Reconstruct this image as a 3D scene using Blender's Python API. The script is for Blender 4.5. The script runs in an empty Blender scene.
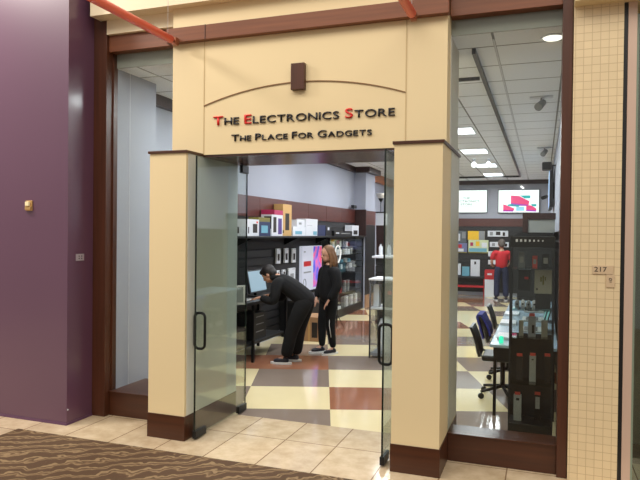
import bpy, bmesh, math, random
from mathutils import Vector, Matrix
random.seed(7)
S = bpy.context.scene
C = S.collection
PI = math.pi

# ------------------------------------------------------------------ materials
def lin(c):
    return tuple(((v/255)/12.92 if v/255 <= .04045 else ((v/255+.055)/1.055)**2.4) for v in c)
MATS = {}
def mat(name, rgb, rough=.6, metal=0., var=.04, scale=6., spec=.5, bump=0., coat=0.):
    if name in MATS: return MATS[name]
    m = bpy.data.materials.new(name); m.use_nodes = True
    nt = m.node_tree; b = nt.nodes['Principled BSDF']
    c = lin(rgb)
    tc = nt.nodes.new('ShaderNodeTexCoord'); n = nt.nodes.new('ShaderNodeTexNoise')
    n.inputs['Scale'].default_value = scale; n.inputs['Detail'].default_value = 4
    nt.links.new(tc.outputs['Object'], n.inputs['Vector'])
    mx = nt.nodes.new('ShaderNodeMix'); mx.data_type = 'RGBA'
    mx.inputs[6].default_value = (*[v*(1-var) for v in c], 1); mx.inputs[7].default_value = (*[min(1, v*(1+var)) for v in c], 1)
    nt.links.new(n.outputs['Fac'], mx.inputs[0]); nt.links.new(mx.outputs[2], b.inputs['Base Color'])
    b.inputs['Roughness'].default_value = rough; b.inputs['Metallic'].default_value = metal
    b.inputs['Specular IOR Level'].default_value = spec
    if coat: b.inputs['Coat Weight'].default_value = coat; b.inputs['Coat Roughness'].default_value = .16
    if bump:
        bp = nt.nodes.new('ShaderNodeBump'); bp.inputs['Strength'].default_value = bump
        nt.links.new(n.outputs['Fac'], bp.inputs['Height']); nt.links.new(bp.outputs['Normal'], b.inputs['Normal'])
    MATS[name] = m
    return m
def emis(name, rgb, st):
    if name in MATS: return MATS[name]
    m = bpy.data.materials.new(name); m.use_nodes = True
    b = m.node_tree.nodes['Principled BSDF']; c = lin(rgb)
    b.inputs['Base Color'].default_value = (*[v*.3 for v in c], 1); b.inputs['Roughness'].default_value = .3
    b.inputs['Emission Color'].default_value = (*c, 1); b.inputs['Emission Strength'].default_value = st
    MATS[name] = m
    return m
def glass(name, tint, ior=1.5, extra=0.0):
    if name in MATS: return MATS[name]
    m = bpy.data.materials.new(name); m.use_nodes = True
    nt = m.node_tree; nt.nodes.remove(nt.nodes['Principled BSDF'])
    out = nt.nodes['Material Output']
    t = nt.nodes.new('ShaderNodeBsdfTransparent'); t.inputs['Color'].default_value = (*tint, 1)
    g = nt.nodes.new('ShaderNodeBsdfGlossy'); g.inputs['Roughness'].default_value = .02
    # symmetric Schlick reflectance, the same from both faces of the pane
    f = nt.nodes.new('ShaderNodeLayerWeight'); f.inputs['Blend'].default_value = .5
    pw5 = nt.nodes.new('ShaderNodeMath'); pw5.operation = 'POWER'; pw5.inputs[1].default_value = 5
    nt.links.new(f.outputs['Facing'], pw5.inputs[0])
    r0 = ((ior-1)/(ior+1))**2+extra
    ad = nt.nodes.new('ShaderNodeMath'); ad.operation = 'MULTIPLY_ADD'; ad.inputs[1].default_value = 1-r0; ad.inputs[2].default_value = r0; ad.use_clamp = True
    mx = nt.nodes.new('ShaderNodeMixShader')
    nt.links.new(pw5.outputs[0], ad.inputs[0]); nt.links.new(ad.outputs[0], mx.inputs[0])
    nt.links.new(t.outputs[0], mx.inputs[1]); nt.links.new(g.outputs[0], mx.inputs[2]); nt.links.new(mx.outputs[0], out.inputs['Surface'])
    MATS[name] = m
    return m
def wood(name, c1, c2, rough=.35, axis='Z'):
    if name in MATS: return MATS[name]
    m = bpy.data.materials.new(name); m.use_nodes = True
    nt = m.node_tree; b = nt.nodes['Principled BSDF']
    tc = nt.nodes.new('ShaderNodeTexCoord'); mp = nt.nodes.new('ShaderNodeMapping')
    mp.inputs['Scale'].default_value = {'Z': (18, 18, .8), 'X': (.8, 18, 18), 'Y': (18, .8, 18)}[axis]
    n = nt.nodes.new('ShaderNodeTexNoise'); n.inputs['Scale'].default_value = 2; n.inputs['Detail'].default_value = 6
    r = nt.nodes.new('ShaderNodeValToRGB')
    r.color_ramp.elements[0].position = .3; r.color_ramp.elements[1].position = .7
    r.color_ramp.elements[0].color = (*lin(c1), 1); r.color_ramp.elements[1].color = (*lin(c2), 1)
    nt.links.new(tc.outputs['Object'], mp.inputs[0]); nt.links.new(mp.outputs[0], n.inputs['Vector'])
    nt.links.new(n.outputs['Fac'], r.inputs[0]); nt.links.new(r.outputs[0], b.inputs['Base Color'])
    b.inputs['Roughness'].default_value = rough
    MATS[name] = m
    return m
def grid(name, rgb, line, w, h, mortar, rough=.4, var=.05, axes='XY', off=(0, 0), stain=0, bump=0., swap=1.):
    """rectangular tiling from world-aligned object coordinates"""
    if name in MATS: return MATS[name]
    m = bpy.data.materials.new(name); m.use_nodes = True
    nt = m.node_tree; b = nt.nodes['Principled BSDF']; L = nt.links
    ge = nt.nodes.new('ShaderNodeNewGeometry'); sp = nt.nodes.new('ShaderNodeSeparateXYZ'); L.new(ge.outputs['Position'], sp.inputs[0])
    cb = nt.nodes.new('ShaderNodeCombineXYZ')
    for i, a in enumerate(axes):
        ad = nt.nodes.new('ShaderNodeMath'); ad.operation = 'ADD'; ad.inputs[1].default_value = off[i]
        L.new(sp.outputs['XYZ'.index(a)], ad.inputs[0]); L.new(ad.outputs[0], cb.inputs[i])
    br = nt.nodes.new('ShaderNodeTexBrick'); br.offset = 0; br.squash = 1
    c = lin(rgb)
    br.inputs['Color1'].default_value = (*[v*(1-var) for v in c], 1); br.inputs['Color2'].default_value = (*[min(1, v*(1+var)) for v in c], 1)
    br.inputs['Mortar'].default_value = (*lin(line), 1); br.inputs['Scale'].default_value = 1
    br.inputs['Mortar Size'].default_value = mortar; br.inputs['Mortar Smooth'].default_value = .1
    br.inputs['Brick Width'].default_value = w; br.inputs['Row Height'].default_value = h
    L.new(cb.outputs[0], br.inputs['Vector'])
    n = nt.nodes.new('ShaderNodeTexNoise'); n.inputs['Scale'].default_value = 7; n.inputs['Detail'].default_value = 8; n.inputs['Roughness'].default_value = .65
    L.new(ge.outputs['Position'], n.inputs['Vector'])
    mx = nt.nodes.new('ShaderNodeMix'); mx.data_type = 'RGBA'; mx.blend_type = 'MULTIPLY'; mx.inputs[0].default_value = stain
    rr = nt.nodes.new('ShaderNodeValToRGB'); rr.color_ramp.elements[0].position = .35; rr.color_ramp.elements[1].position = .65
    rr.color_ramp.elements[0].color = (.62, .55, .45, 1); rr.color_ramp.elements[1].color = (1.0, 1.0, 1.0, 1)
    L.new(n.outputs['Fac'], rr.inputs[0]); L.new(br.outputs['Color'], mx.inputs[6]); L.new(rr.outputs[0], mx.inputs[7])
    L.new(mx.outputs[2], b.inputs['Base Color']); b.inputs['Roughness'].default_value = rough
    if bump:
        bp = nt.nodes.new('ShaderNodeBump'); bp.inputs['Strength'].default_value = bump; bp.inputs['Distance'].default_value = .004; bp.invert = True
        L.new(br.outputs['Fac'], bp.inputs['Height']); L.new(bp.outputs['Normal'], b.inputs['Normal'])
    MATS[name] = m
    return m
def carpet_mat():
    m = bpy.data.materials.new('carpet'); m.use_nodes = True
    nt = m.node_tree; b = nt.nodes['Principled BSDF']; L = nt.links
    ge = nt.nodes.new('ShaderNodeNewGeometry'); mp = nt.nodes.new('ShaderNodeMapping')
    mp.inputs['Rotation'].default_value = (0, 0, math.radians(58)); mp.inputs['Scale'].default_value = (1.1, 1.05, 1)
    L.new(ge.outputs['Position'], mp.inputs[0])
    fr = nt.nodes.new('ShaderNodeTexWave'); fr.wave_type = 'BANDS'; fr.bands_direction = 'X'; fr.wave_profile = 'SAW'
    fr.inputs['Scale'].default_value = 2.2; fr.inputs['Distortion'].default_value = 9; fr.inputs['Detail'].default_value = 3
    fr.inputs['Detail Scale'].default_value = 1.3; fr.inputs['Detail Roughness'].default_value = .62
    L.new(mp.outputs[0], fr.inputs['Vector'])
    r = nt.nodes.new('ShaderNodeValToRGB'); e = r.color_ramp.elements
    dark = lin((88, 68, 52)); tan = lin((140, 117, 88)); mid = lin((106, 84, 63))
    e[0].position = 0; e[0].color = (*dark, 1); e[1].position = .45; e[1].color = (*dark, 1)
    for p, c in ((.50, tan), (.60, tan), (.66, dark), (.74, mid), (.86, tan), (.90, mid), (1, dark)):
        x = e.new(p); x.color = (*c, 1)
    L.new(fr.outputs[0], r.inputs[0])
    f = nt.nodes.new('ShaderNodeTexNoise'); f.inputs['Scale'].default_value = 260; L.new(ge.outputs['Position'], f.inputs['Vector'])
    mx = nt.nodes.new('ShaderNodeMix'); mx.data_type = 'RGBA'; mx.blend_type = 'OVERLAY'; mx.inputs[0].default_value = .45
    L.new(r.outputs[0], mx.inputs[6]); L.new(f.outputs['Fac'], mx.inputs[7]); L.new(mx.outputs[2], b.inputs['Base Color'])
    b.inputs['Roughness'].default_value = .95; b.inputs['Specular IOR Level'].default_value = .15
    bp = nt.nodes.new('ShaderNodeBump'); bp.inputs['Strength'].default_value = .3; bp.inputs['Distance'].default_value = .003
    L.new(f.outputs['Fac'], bp.inputs['Height']); L.new(bp.outputs['Normal'], b.inputs['Normal'])
    return m

CREAM = mat('cream_paint', (230, 209, 165), .55, var=.02, scale=2)
BULK = mat('bulkhead_cream', (234, 218, 186), .6, var=.02, scale=2)
CREAM_REFL = mat('cream_reflection', (216, 213, 202), .4, var=.02, scale=2)  # greyer cream for faces behind glass, the glass reflection put into its colour
PURPLE = mat('purple_paint', (94, 62, 84), .38, var=.05, scale=1.2, coat=.6)
FASC = wood('fascia_wood', (112, 66, 42), (130, 78, 50), .38, 'X')
FRAMEW = wood('frame_wood', (70, 38, 23), (84, 46, 29), .38, 'Z')
BASEW = wood('base_wood', (64, 33, 18), (78, 41, 22), .34, 'X')
BROWNW = wood('shelf_wood', (78, 38, 32), (94, 47, 40), .35, 'Y')
DARKW = wood('dark_wood', (48, 30, 28), (62, 38, 34), .4, 'Y')
GROOVE = mat('groove', (202, 178, 134), .7)
STRIP = mat('strip', (132, 96, 58), .5)
BLACK = mat('black_plastic', (20, 21, 23), .4)
BLACKM = mat('black_metal', (18, 18, 19), .35, .3)
SLATB = mat('slat_black', (34, 33, 34), .5)
CHROME = mat('chrome', (170, 172, 175), .25, .9)
WHITEW = mat('store_white', (166, 170, 184), .6, var=.015)
GREYW = mat('store_grey', (176, 178, 190), .6, var=.015)
WHITE = mat('white_card', (218, 220, 226), .45)
GREY = mat('grey_plastic', (140, 142, 144), .5)
BRIGHT = mat('bright_card', (248, 248, 250), .4)  # whiter card, makes up in colour for the dim light in the cabinet
SILVER = mat('silver_box', (176, 176, 170), .4, .1)
RED = mat('red_plastic', (190, 34, 40), .45)
TAG = mat('price_tag', (232, 90, 78), .6)
BLUE = mat('blue_cloth', (32, 40, 130), .8)
CARD = mat('cardboard', (172, 132, 96), .8)
TAN = mat('tan_box', (196, 156, 96), .6)
MAG = mat('magenta', (176, 44, 90), .5)
YEL = mat('yellow_print', (240, 190, 40), .5)
TEAL = mat('teal_print', (40, 190, 190), .5)
LBLUE = mat('light_blue', (110, 170, 190), .5)
NAVY = mat('navy_box', (34, 44, 84), .5)
PURP = mat('violet_print', (84, 60, 130), .5)
OLIVE = mat('olive_print', (120, 112, 50), .5)
BRASS = mat('brass', (210, 170, 110), .35, .6)
ORANGE = mat('orange_pipe', (236, 104, 84), .32)
PLATE = mat('plate', (206, 180, 146), .45)
INK = mat('ink', (40, 32, 28), .6)
GREYP = mat('grey_plate', (160, 150, 160), .5)
GLASS = glass('shop_glass', (.955, .975, .96), 1.38)
DGLASS = glass('door_glass', (.90, .94, .91), 1.5, .05)
CGLASS = glass('case_glass', (.93, .95, .95), 1.35)
GEDGE = mat('glass_edge', (24, 34, 30), .25)

# ------------------------------------------------------------------ mesh helpers
def bm_new(): return bmesh.new()
def box(bm, x0, y0, z0, x1, y1, z1, mi=0, bev=0.):
    r = bmesh.ops.create_cube(bm, size=1)
    vs = r['verts']
    for v in vs:
        v.co = Vector((x0+(v.co.x+.5)*(x1-x0), y0+(v.co.y+.5)*(y1-y0), z0+(v.co.z+.5)*(z1-z0)))
    fs = set(f for v in vs for f in v.link_faces)
    for f in fs: f.material_index = mi
    if bev > 0:
        es = list(set(e for v in vs for e in v.link_edges))
        bmesh.ops.bevel(bm, geom=es, offset=bev, segments=2, affect='EDGES', profile=.5)
    return vs
def tube(bm, p0, p1, r0, r1=None, seg=12, mi=0):
    r1 = r0 if r1 is None else r1
    p0, p1 = Vector(p0), Vector(p1); d = p1-p0
    rr = bmesh.ops.create_cone(bm, cap_ends=True, segments=seg, radius1=r0, radius2=r1, depth=d.length)
    q = d.to_track_quat('Z', 'Y').to_matrix().to_4x4(); q.translation = (p0+p1)/2
    bmesh.ops.transform(bm, matrix=q, verts=rr['verts'])
    for f in set(f for v in rr['verts'] for f in v.link_faces): f.material_index = mi; f.smooth = len(f.verts) == 4
    return rr['verts']
def path(bm, pts, r, seg=10, closed=False):
    """round tube swept along points"""
    pts = [Vector(p) for p in pts]; n = len(pts); rings = []
    up = Vector((0, 0, 1))
    prev = None
    for i, p in enumerate(pts):
        a = pts[(i-1) % n] if (closed or i > 0) else p
        b = pts[(i+1) % n] if (closed or i < n-1) else p
        t = (b-a).normalized()
        if prev is None:
            u = t.cross(up)
            if u.length < .1: u = t.cross(Vector((1, 0, 0)))
        else: u = prev-t*prev.dot(t)
        u.normalize(); prev = u; w = t.cross(u)
        rings.append([bm.verts.new(p+(u*math.cos(k*2*PI/seg)+w*math.sin(k*2*PI/seg))*r) for k in range(seg)])
    for i in range(n if closed else n-1):
        A, B = rings[i], rings[(i+1) % n]
        for k in range(seg):
            f = bm.faces.new((A[k], A[(k+1) % seg], B[(k+1) % seg], B[k])); f.smooth = True
    if not closed: bm.faces.new(rings[0][::-1]); bm.faces.new(rings[-1])
def lathe(bm, prof, seg=20, c=(0, 0, 0)):
    rings = [[bm.verts.new((c[0]+r*math.cos(k*2*PI/seg), c[1]+r*math.sin(k*2*PI/seg), c[2]+z)) for k in range(seg)] for r, z in prof]
    for A, B in zip(rings, rings[1:]):
        for k in range(seg):
            f = bm.faces.new((A[k], A[(k+1) % seg], B[(k+1) % seg], B[k])); f.smooth = True
    bm.faces.new(rings[0][::-1]); bm.faces.new(rings[-1])
def ball(bm, c, r, sub=2):
    rr = bmesh.ops.create_icosphere(bm, subdivisions=sub, radius=1)
    r = (r, r, r) if isinstance(r, (int, float)) else r
    for v in rr['verts']: v.co = Vector((c[0]+v.co.x*r[0], c[1]+v.co.y*r[1], c[2]+v.co.z*r[2]))
    for f in set(f for v in rr['verts'] for f in v.link_faces): f.smooth = True
    return rr['verts']
def prism(bm, poly, y0, y1, mi=0, axis='Y'):
    """extrude an XZ polygon along Y (or YZ along X)"""
    def P(a, b, d): return (a, d, b) if axis == 'Y' else (d, a, b)
    A = [bm.verts.new(P(a, b, y0)) for a, b in poly]; B = [bm.verts.new(P(a, b, y1)) for a, b in poly]
    n = len(poly)
    fs = [bm.faces.new(A), bm.faces.new(B[::-1])]+[bm.faces.new((A[i], B[i], B[(i+1) % n], A[(i+1) % n])) for i in range(n)]
    for f in fs: f.material_index = mi
    bmesh.ops.recalc_face_normals(bm, faces=fs)
def link(name, bm, mats, parent=None, loc=None):
    """one mesh object; a top-level one gets its origin at the middle of its base"""
    if not isinstance(mats, (list, tuple)): mats = [mats]
    me = bpy.data.meshes.new(name)
    if parent is None and loc is None:
        xs = [v.co.x for v in bm.verts]; ys = [v.co.y for v in bm.verts]; zs = [v.co.z for v in bm.verts]
        loc = Vector(((min(xs)+max(xs))/2, (min(ys)+max(ys))/2, min(zs)))
        bmesh.ops.translate(bm, verts=bm.verts, vec=-loc)
    bmesh.ops.recalc_face_normals(bm, faces=bm.faces) if len(bm.faces) < 4000 else None
    bm.to_mesh(me); bm.free()
    for m in mats: me.materials.append(m)
    o = bpy.data.objects.new(name, me); C.objects.link(o)
    if parent is not None: o.parent = parent
    elif loc is not None: o.location = loc
    return o
def tag(o, label=None, cat=None, group=None, kind=None):
    if label: o['label'] = label
    if cat: o['category'] = cat
    if group: o['group'] = group
    if kind: o['kind'] = kind
    return o
def thing(name, label, cat, loc, rz=0., group=None):
    o = bpy.data.objects.new(name, None); C.objects.link(o); o.empty_display_size = .1
    o.location = loc; o.rotation_euler = (0, 0, rz)
    return tag(o, label, cat, group)
def kids(o): return [c for c in bpy.data.objects if c.parent == o]
def dup(root, loc, rz=None, label=None):
    def cp(o, par):
        c = o.copy(); C.objects.link(c); c.parent = par
        for k in kids(o): cp(k, c)
        return c
    r = cp(root, None); r.location = loc
    if rz is not None: r.rotation_euler = (0, 0, rz)
    if label: r['label'] = label
    return r
def bx(name, dims, m, parent=None, bev=0.):
    bm = bm_new(); box(bm, *dims, bev=bev); return link(name, bm, m, parent)
def struct(name, bm, m, label=None):
    o = link(name, bm, m); o['kind'] = 'structure'
    if label: o['label'] = label
    return o
def sbx(name, dims, m, label=None, bev=0.):
    bm = bm_new(); box(bm, *dims, bev=bev); return struct(name, bm, m, label)
def child(name, dims, m, par, bev=0.):
    """box given in world coordinates, attached to a top-level object that is not rotated"""
    l = par.location; bm = bm_new()
    box(bm, dims[0]-l.x, dims[1]-l.y, dims[2]-l.z, dims[3]-l.x, dims[4]-l.y, dims[5]-l.z, bev=bev)
    return link(name, bm, m, par)

# ------------------------------------------------------------------ camera
H = 1.7
cam_d = bpy.data.cameras.new('camera'); cam = bpy.data.objects.new('camera', cam_d); C.objects.link(cam)
yaw, pitch, roll, F = 0.346285148, -0.0115577966, 0.0106967572, 615.66
cy, sy, cp_, sp_ = math.cos(yaw), math.sin(yaw), math.cos(pitch), math.sin(pitch)
fwd = Vector((-sy*cp_, cy*cp_, sp_)); rt = Vector((cy, sy, 0)); up = rt.cross(fwd)
c_, s_ = math.cos(roll), math.sin(roll)
R_, U_ = rt*c_+up*s_, up*c_-rt*s_
M = Matrix((R_, U_, -fwd)).transposed().to_4x4(); M.translation = (0, 0, H)
cam.matrix_world = M
cam_d.sensor_width = 36; cam_d.lens = 36*F/640; cam_d.clip_start = .05; cam_d.clip_end = 200
S.camera = cam

# ------------------------------------------------------------------ floors
MALLT = grid('mall_tile', (216, 195, 164), (148, 122, 94), .4345, .61, .005, .12, .07, off=(2.39+.4345*20, .24), stain=.55, bump=.3)
TY = 5.12
bm = bm_new(); box(bm, -9, -3.2, -.1, 4.5, TY, 0)
struct('floor', bm, MALLT, 'polished beige stone tile floor of the mall walkway')
car = bm_new(); box(car, -4.16, -3.2, .0, 4.4, 4.035, .012)
tag(link('carpet', car, carpet_mat()), 'brown mall carpet woven with wavy tan veins, in front of the shop', 'carpet')
# checker floor of the store: rotated 19.5 degrees to the shop front
ang = math.radians(19.5); e1 = Vector((math.cos(ang), math.sin(ang))); e2 = Vector((-math.sin(ang), math.cos(ang))); O = Vector((-1.899, 5.599)); T = .865
ov = {(-1, -1): 1, (1, -1): 1, (-2, 0): 1, (0, 0): 2, (-1, 1): 1, (1, 1): 1, (-2, 2): 2, (-1, 2): 2, (0, 2): 1, (2, 2): 1, (-1, 3): 1, (2, 4): 1, (0, 4): 1,
      (-1, 4): 0, (-2, 4): 0, (2, 6): 2, (3, 7): 0, (0, 5): 2, (0, 6): 2, (1, 3): 1, (1, 5): 1, (4, 11): 2}
fl = bm_new()
for i in range(-12, 14):
    for j in range(-10, 26):
        k = ov.get((i, j))
        if k is None: k = 0 if (i+j) % 2 else (2 if random.random() < .35 else 1)
        vs = [fl.verts.new((*(O+(e1*a+e2*b)*T), 0.0)) for a, b in ((i, j), (i+1, j), (i+1, j+1), (i, j+1))]
        f = fl.faces.new(vs); f.material_index = k
bmesh.ops.remove_doubles(fl, verts=fl.verts, dist=.001)
for co, no in (((0, TY, 0), (0, -1, 0)), ((0, 17.8, 0), (0, 1, 0)), ((-4.3, 0, 0), (-1, 0, 0)), ((.3, 0, 0), (1, 0, 0))):
    bmesh.ops.bisect_plane(fl, geom=fl.verts[:]+fl.edges[:]+fl.faces[:], plane_co=co, plane_no=no, clear_outer=True)
ex = bmesh.ops.extrude_face_region(fl, geom=fl.faces[:])
bmesh.ops.translate(fl, verts=[v for v in ex['geom'] if isinstance(v, bmesh.types.BMVert)], vec=(0, 0, -.06))
VC = mat('vinyl_cream', (238, 222, 176), .1, var=.04, scale=4); VG = mat('vinyl_grey', (142, 126, 114), .1, var=.08, scale=4); VT = mat('vinyl_terracotta', (158, 106, 80), .1, var=.08, scale=4)
struct('floor_store', fl, [VC, VG, VT], 'checkered cream, grey and terracotta vinyl floor inside the shop')

# ------------------------------------------------------------------ shop front
FZ = 2.34           # lintel underside
# portal wall above the door
pw = sbx('wall_front', (-3.0, 4.55, FZ+.006, -.668, 5.18, 4.9), CREAM, 'cream shop front panel above the doorway, carrying the shop name')
child('soffit', (-2.70, 4.56, FZ-.012, -.99, 5.262, FZ+.006), mat('soffit_wood', (84, 62, 58), .25), pw)
child('head_back', (-2.99, 5.18, FZ+.006, -.70, 5.26, 3.2), CREAM, pw); child('inner_face', (-.668, 4.715, 2.37, -.665, 5.17, 3.2), CREAM_REFL, pw)
for x in (-2.692, -.972): child('groove', (x-.004, 4.547, FZ+.01, x+.004, 4.551, 3.295), GROOVE, pw)
bm = bm_new(); N = 28
cx, x0, x1, zt, zb = -1.832, -2.69, -.974, 2.897, 2.757
hw = (x1-x0)/2; sag = zt-zb; Rr = (hw*hw+sag*sag)/(2*sag)
pts = []
for i in range(N+1):
    x = x0+(x1-x0)*i/N; pts.append((x, zt-Rr+math.sqrt(Rr*Rr-(x-cx)**2)))
prism(bm, [(x, z+.0038) for x, z in pts]+[(x, z-.0038) for x, z in pts[::-1]], 4.542, 4.551)
bmesh.ops.translate(bm, verts=bm.verts, vec=-pw.location); link('arch_strip', bm, STRIP, pw)
# fascia on the portal and over the windows
sbx('trim_1', (-3.03, 4.49, 3.296, -.655, 4.56, 3.418), FASC, 'brown wooden fascia strip across the portal head', .003)
child('joint', (-2.655, 4.487, 3.296, -2.649, 4.4905, 3.418), DARKW, bpy.data.objects['trim_1'])
sbx('trim_2', (-3.734, 4.635, 3.325, -3.005, 4.73, 3.472), FASC, 'brown wooden head over the left shop window', .003)
sbx('trim_3', (-.663, 4.635, 3.315, .1145, 4.73, 3.5), FASC, 'brown wooden head over the right shop window', .003)
sbx('wall_bulkhead_lower', (-3.733, 4.60, 3.474, .6, 4.9, 3.70), BULK, 'lower step of the cream bulkhead above the shop front')
sbx('wall_bulkhead_upper', (-3.80, 4.46, 3.60, .6, 4.60, 4.9), BULK, 'upper step of the cream bulkhead above the shop front')
# piers
def pier(name, xa, xb, lab):
    p = sbx(name, (xa, 4.303, .2, xb, 5.19, FZ-.006), CREAM, lab)
    child('pier_cap', (xa-.012, 4.29, FZ-.006, xb+.012, 5.2, FZ+.016), BASEW, p, .002)
    child('baseboard', (xa-.006, 4.297, .001, xb+.006, 5.196, .2), BASEW, p, .002)
    if xa < -2:
        child('jamb_face', (xb, 4.33, .2, xb+.003, 5.0, FZ-.008), CREAM_REFL, p); child('jamb_strip', (xb, 5.0, .2, xb+.004, 5.19, FZ-.008), mat('jamb_white', (208, 214, 214), .3), p)
    else:
        child('jamb_face', (xa-.003, 4.33, .2, xa, 5.18, FZ-.008), CREAM_REFL, p); child('jamb_face', (xb, 4.715, .215, xb+.003, 5.18, FZ-.008), CREAM_REFL, p)
    return p
pier('wall_left_pier', -3.05, -2.705, 'cream pier with a brown base on the left of the doorway')
pier('wall_right_pier', -.997, -.655, 'cream pier with a brown base on the right of the doorway')
# keystone block
tag(bx('keystone_block', (-1.887, 4.505, 2.828, -1.773, 4.549, 3.036), FRAMEW, None, .003), 'small upright brown wooden block over the middle of the shop name', 'block')

# lettering
def letters(rows, x0, x1, z0, h, label, cat):
    """rows: list of (char, big, red); widths are fitted between x0 and x1"""
    root = thing('sign_lettering', label, cat, (x0, 4.549, z0))
    meshes = []; cur = 0; gap = .16
    for ch, big, red in rows:
        s = h if big else h*.78
        if ch == ' ': cur += h*.42; continue
        cu = bpy.data.curves.new('glyph', 'FONT'); cu.body = ch; cu.size = 1; cu.offset = .006
        ob = bpy.data.objects.new('glyph', cu); C.objects.link(ob)
        bpy.context.view_layer.update()
        me = bpy.data.meshes.new_from_object(ob.evaluated_get(bpy.context.evaluated_depsgraph_get()))
        bpy.data.objects.remove(ob); bpy.data.curves.remove(cu)
        xs = [v.co.x for v in me.vertices]; lo, hi = min(xs), max(xs)
        sx = s*1.75; sz = s/.70
        meshes.append((me, cur, lo, sx, sz, red)); cur += (hi-lo)*sx+gap*h
    k = (x1-x0)/(cur-gap*h)
    for me, c, lo, sx, sz, red in meshes:
        b = bm_new(); b.from_mesh(me)
        for v in b.verts: v.co = Vector(((c+(v.co.x-lo)*sx)*k, 0, v.co.y*sz))
        fs = b.faces[:]
        r = bmesh.ops.extrude_face_region(b, geom=fs)
        bmesh.ops.translate(b, verts=[v for v in r['geom'] if isinstance(v, bmesh.types.BMVert)], vec=(0, -.012, 0))
        o = link('letter', b, LRED if red else LBLK, root)
        if red: o['label'] = 'red capital letter'
        bpy.data.meshes.remove(me)
    root.rotation_euler = (0, 0, 0)
    return root
LRED = mat('letter_red', (222, 30, 24), .35); LBLK = mat('letter_black', (24, 22, 30), .35)
def caps(s, redbig): return [(c.upper(), c.isupper(), c.isupper() and redbig) for c in s]
letters(caps('The Electronics Store', True), -2.596, -1.053, 2.588, .074, 'upper line of wall lettering reading THE ELECTRONICS STORE, red initials', 'sign')
letters(caps('The Place For Gadgets', False), -2.425, -1.23, 2.449, .055, 'lower line of wall lettering, all black, reading THE PLACE FOR GADGETS', 'sign')

# windows
w1 = sbx('window_1', (-3.98, 4.602, .001, -3.735, 4.74, 4.9), FRAMEW, 'tall brown framed shop window left of the doorway', .003)
child('window_frame', (-3.735, 4.69, .224, -3.722, 4.745, 3.325), FRAMEW, w1)
child('baseboard', (-3.734, 4.668, .001, -3.056, 4.86, .214), BASEW, w1, .003)
child('window_sill', (-3.734, 4.655, .214, -3.056, 5.2, .224), BASEW, w1)
child('pane', (-3.74, 4.70, .224, -3.0, 4.71, 3.325), GLASS, w1)
w2 = sbx('window_2', (.115, 4.62, .001, .182, 4.86, 3.6), FRAMEW, 'tall brown framed shop window right of the doorway', .003)
child('baseboard', (-.649, 4.668, .001, .115, 4.86, .204), BASEW, w2, .003)
child('window_sill', (-.649, 4.655, .204, .115, 4.88, .212), BASEW, w2)
child('pane', (-.655, 4.70, .212, .115, 4.71, 3.305), GLASS, w2)

# glass doors
def door(name, x, lab, hh):
    d = bpy.data.objects.new(name, None); C.objects.link(d); d.location = (x, 5.26, 0); d['kind'] = 'structure'; d['label'] = lab
    bm = bm_new(); box(bm, -.006, -.9, .03, .006, 0, 2.315); link('door_glass', bm, DGLASS, d)
    bm = bm_new(); box(bm, -.0065, -.906, .03, .0065, -.9, 2.315); box(bm, -.0065, 0, .03, .0065, .006, 2.315); link('glass_edge', bm, GEDGE, d)
    for (ya, za, yb, zb) in ((-.91, .012, -.74, .075), (-.15, .012, .01, .075), (-.12, 2.25, .01, 2.325)):
        bm = bm_new(); box(bm, -.017, ya, za, .017, yb, zb, bev=.004); link('patch_fitting', bm, BLACKM, d)
    bm = bm_new(); path(bm, rr_loop(-hh, hh, .735, 1.03, .036, -.83), .0115, 10, True); link('door_handle', bm, BLACKM, d)
    return d
def rr_loop(xa, xb, za, zb, r, y):
    P = []
    for cx_, cz_, a0 in ((xb-r, zb-r, 0), (xa+r, zb-r, 90), (xa+r, za+r, 180), (xb-r, za+r, 270)):
        for k in range(6):
            a = math.radians(a0+90*k/5); P.append((cx_+r*math.cos(a), y, cz_+r*math.sin(a)))
    return P
door('door_1', -2.642, 'left glass door leaf swung open against the left pier', .047)
door('door_2', -1.075, 'right glass door leaf swung open against the right pier', .05)

# purple wall
w = sbx('wall_purple', (-9, 4.28, .0, -3.872, 4.60, 4.9), PURPLE, 'glossy purple wall left of the shop front')
child('baseboard', (-9, 4.272, .0, -3.866, 4.60, .02), mat('purple_dark', (96, 64, 92), .4), w)
# wall device + small switch plate
t = thing('strobe_alarm', 'small brass coloured box with a lens, mounted on the purple wall front', 'alarm', (-4.295, 4.28, 1.915))
bx('backplate', (-.036, -.012, -.045, .036, 0, .045), BRASS, t, .003); bx('lens', (-.022, -.035, -.005, .02, -.012, .034), mat('pale_lens', (240, 224, 180), .2), t, .004)
bx('housing', (-.030, -.028, -.038, .034, -.012, -.008), BRASS, t, .003)
t = thing('socket_plate', 'small grey outlet plate on the side return of the purple wall', 'socket', (-3.872, 4.43, 1.46))
bx('plate', (0, -.05, -.03, .006, .05, .03), GREYP, t, .001)
for y in (-.02, .012):
    for z in (-.014, .006): bx('slot', (.006, y, z, .0075, y+.012, z+.009), INK, t)
bm = bm_new(); ball(bm, (0, 0, 0), .007, 2); tag(link('wall_screw', bm, WHITE, None, Vector((-3.868, 4.29, .135))), 'tiny white screw head low on the corner of the purple wall', 'screw')

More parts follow.
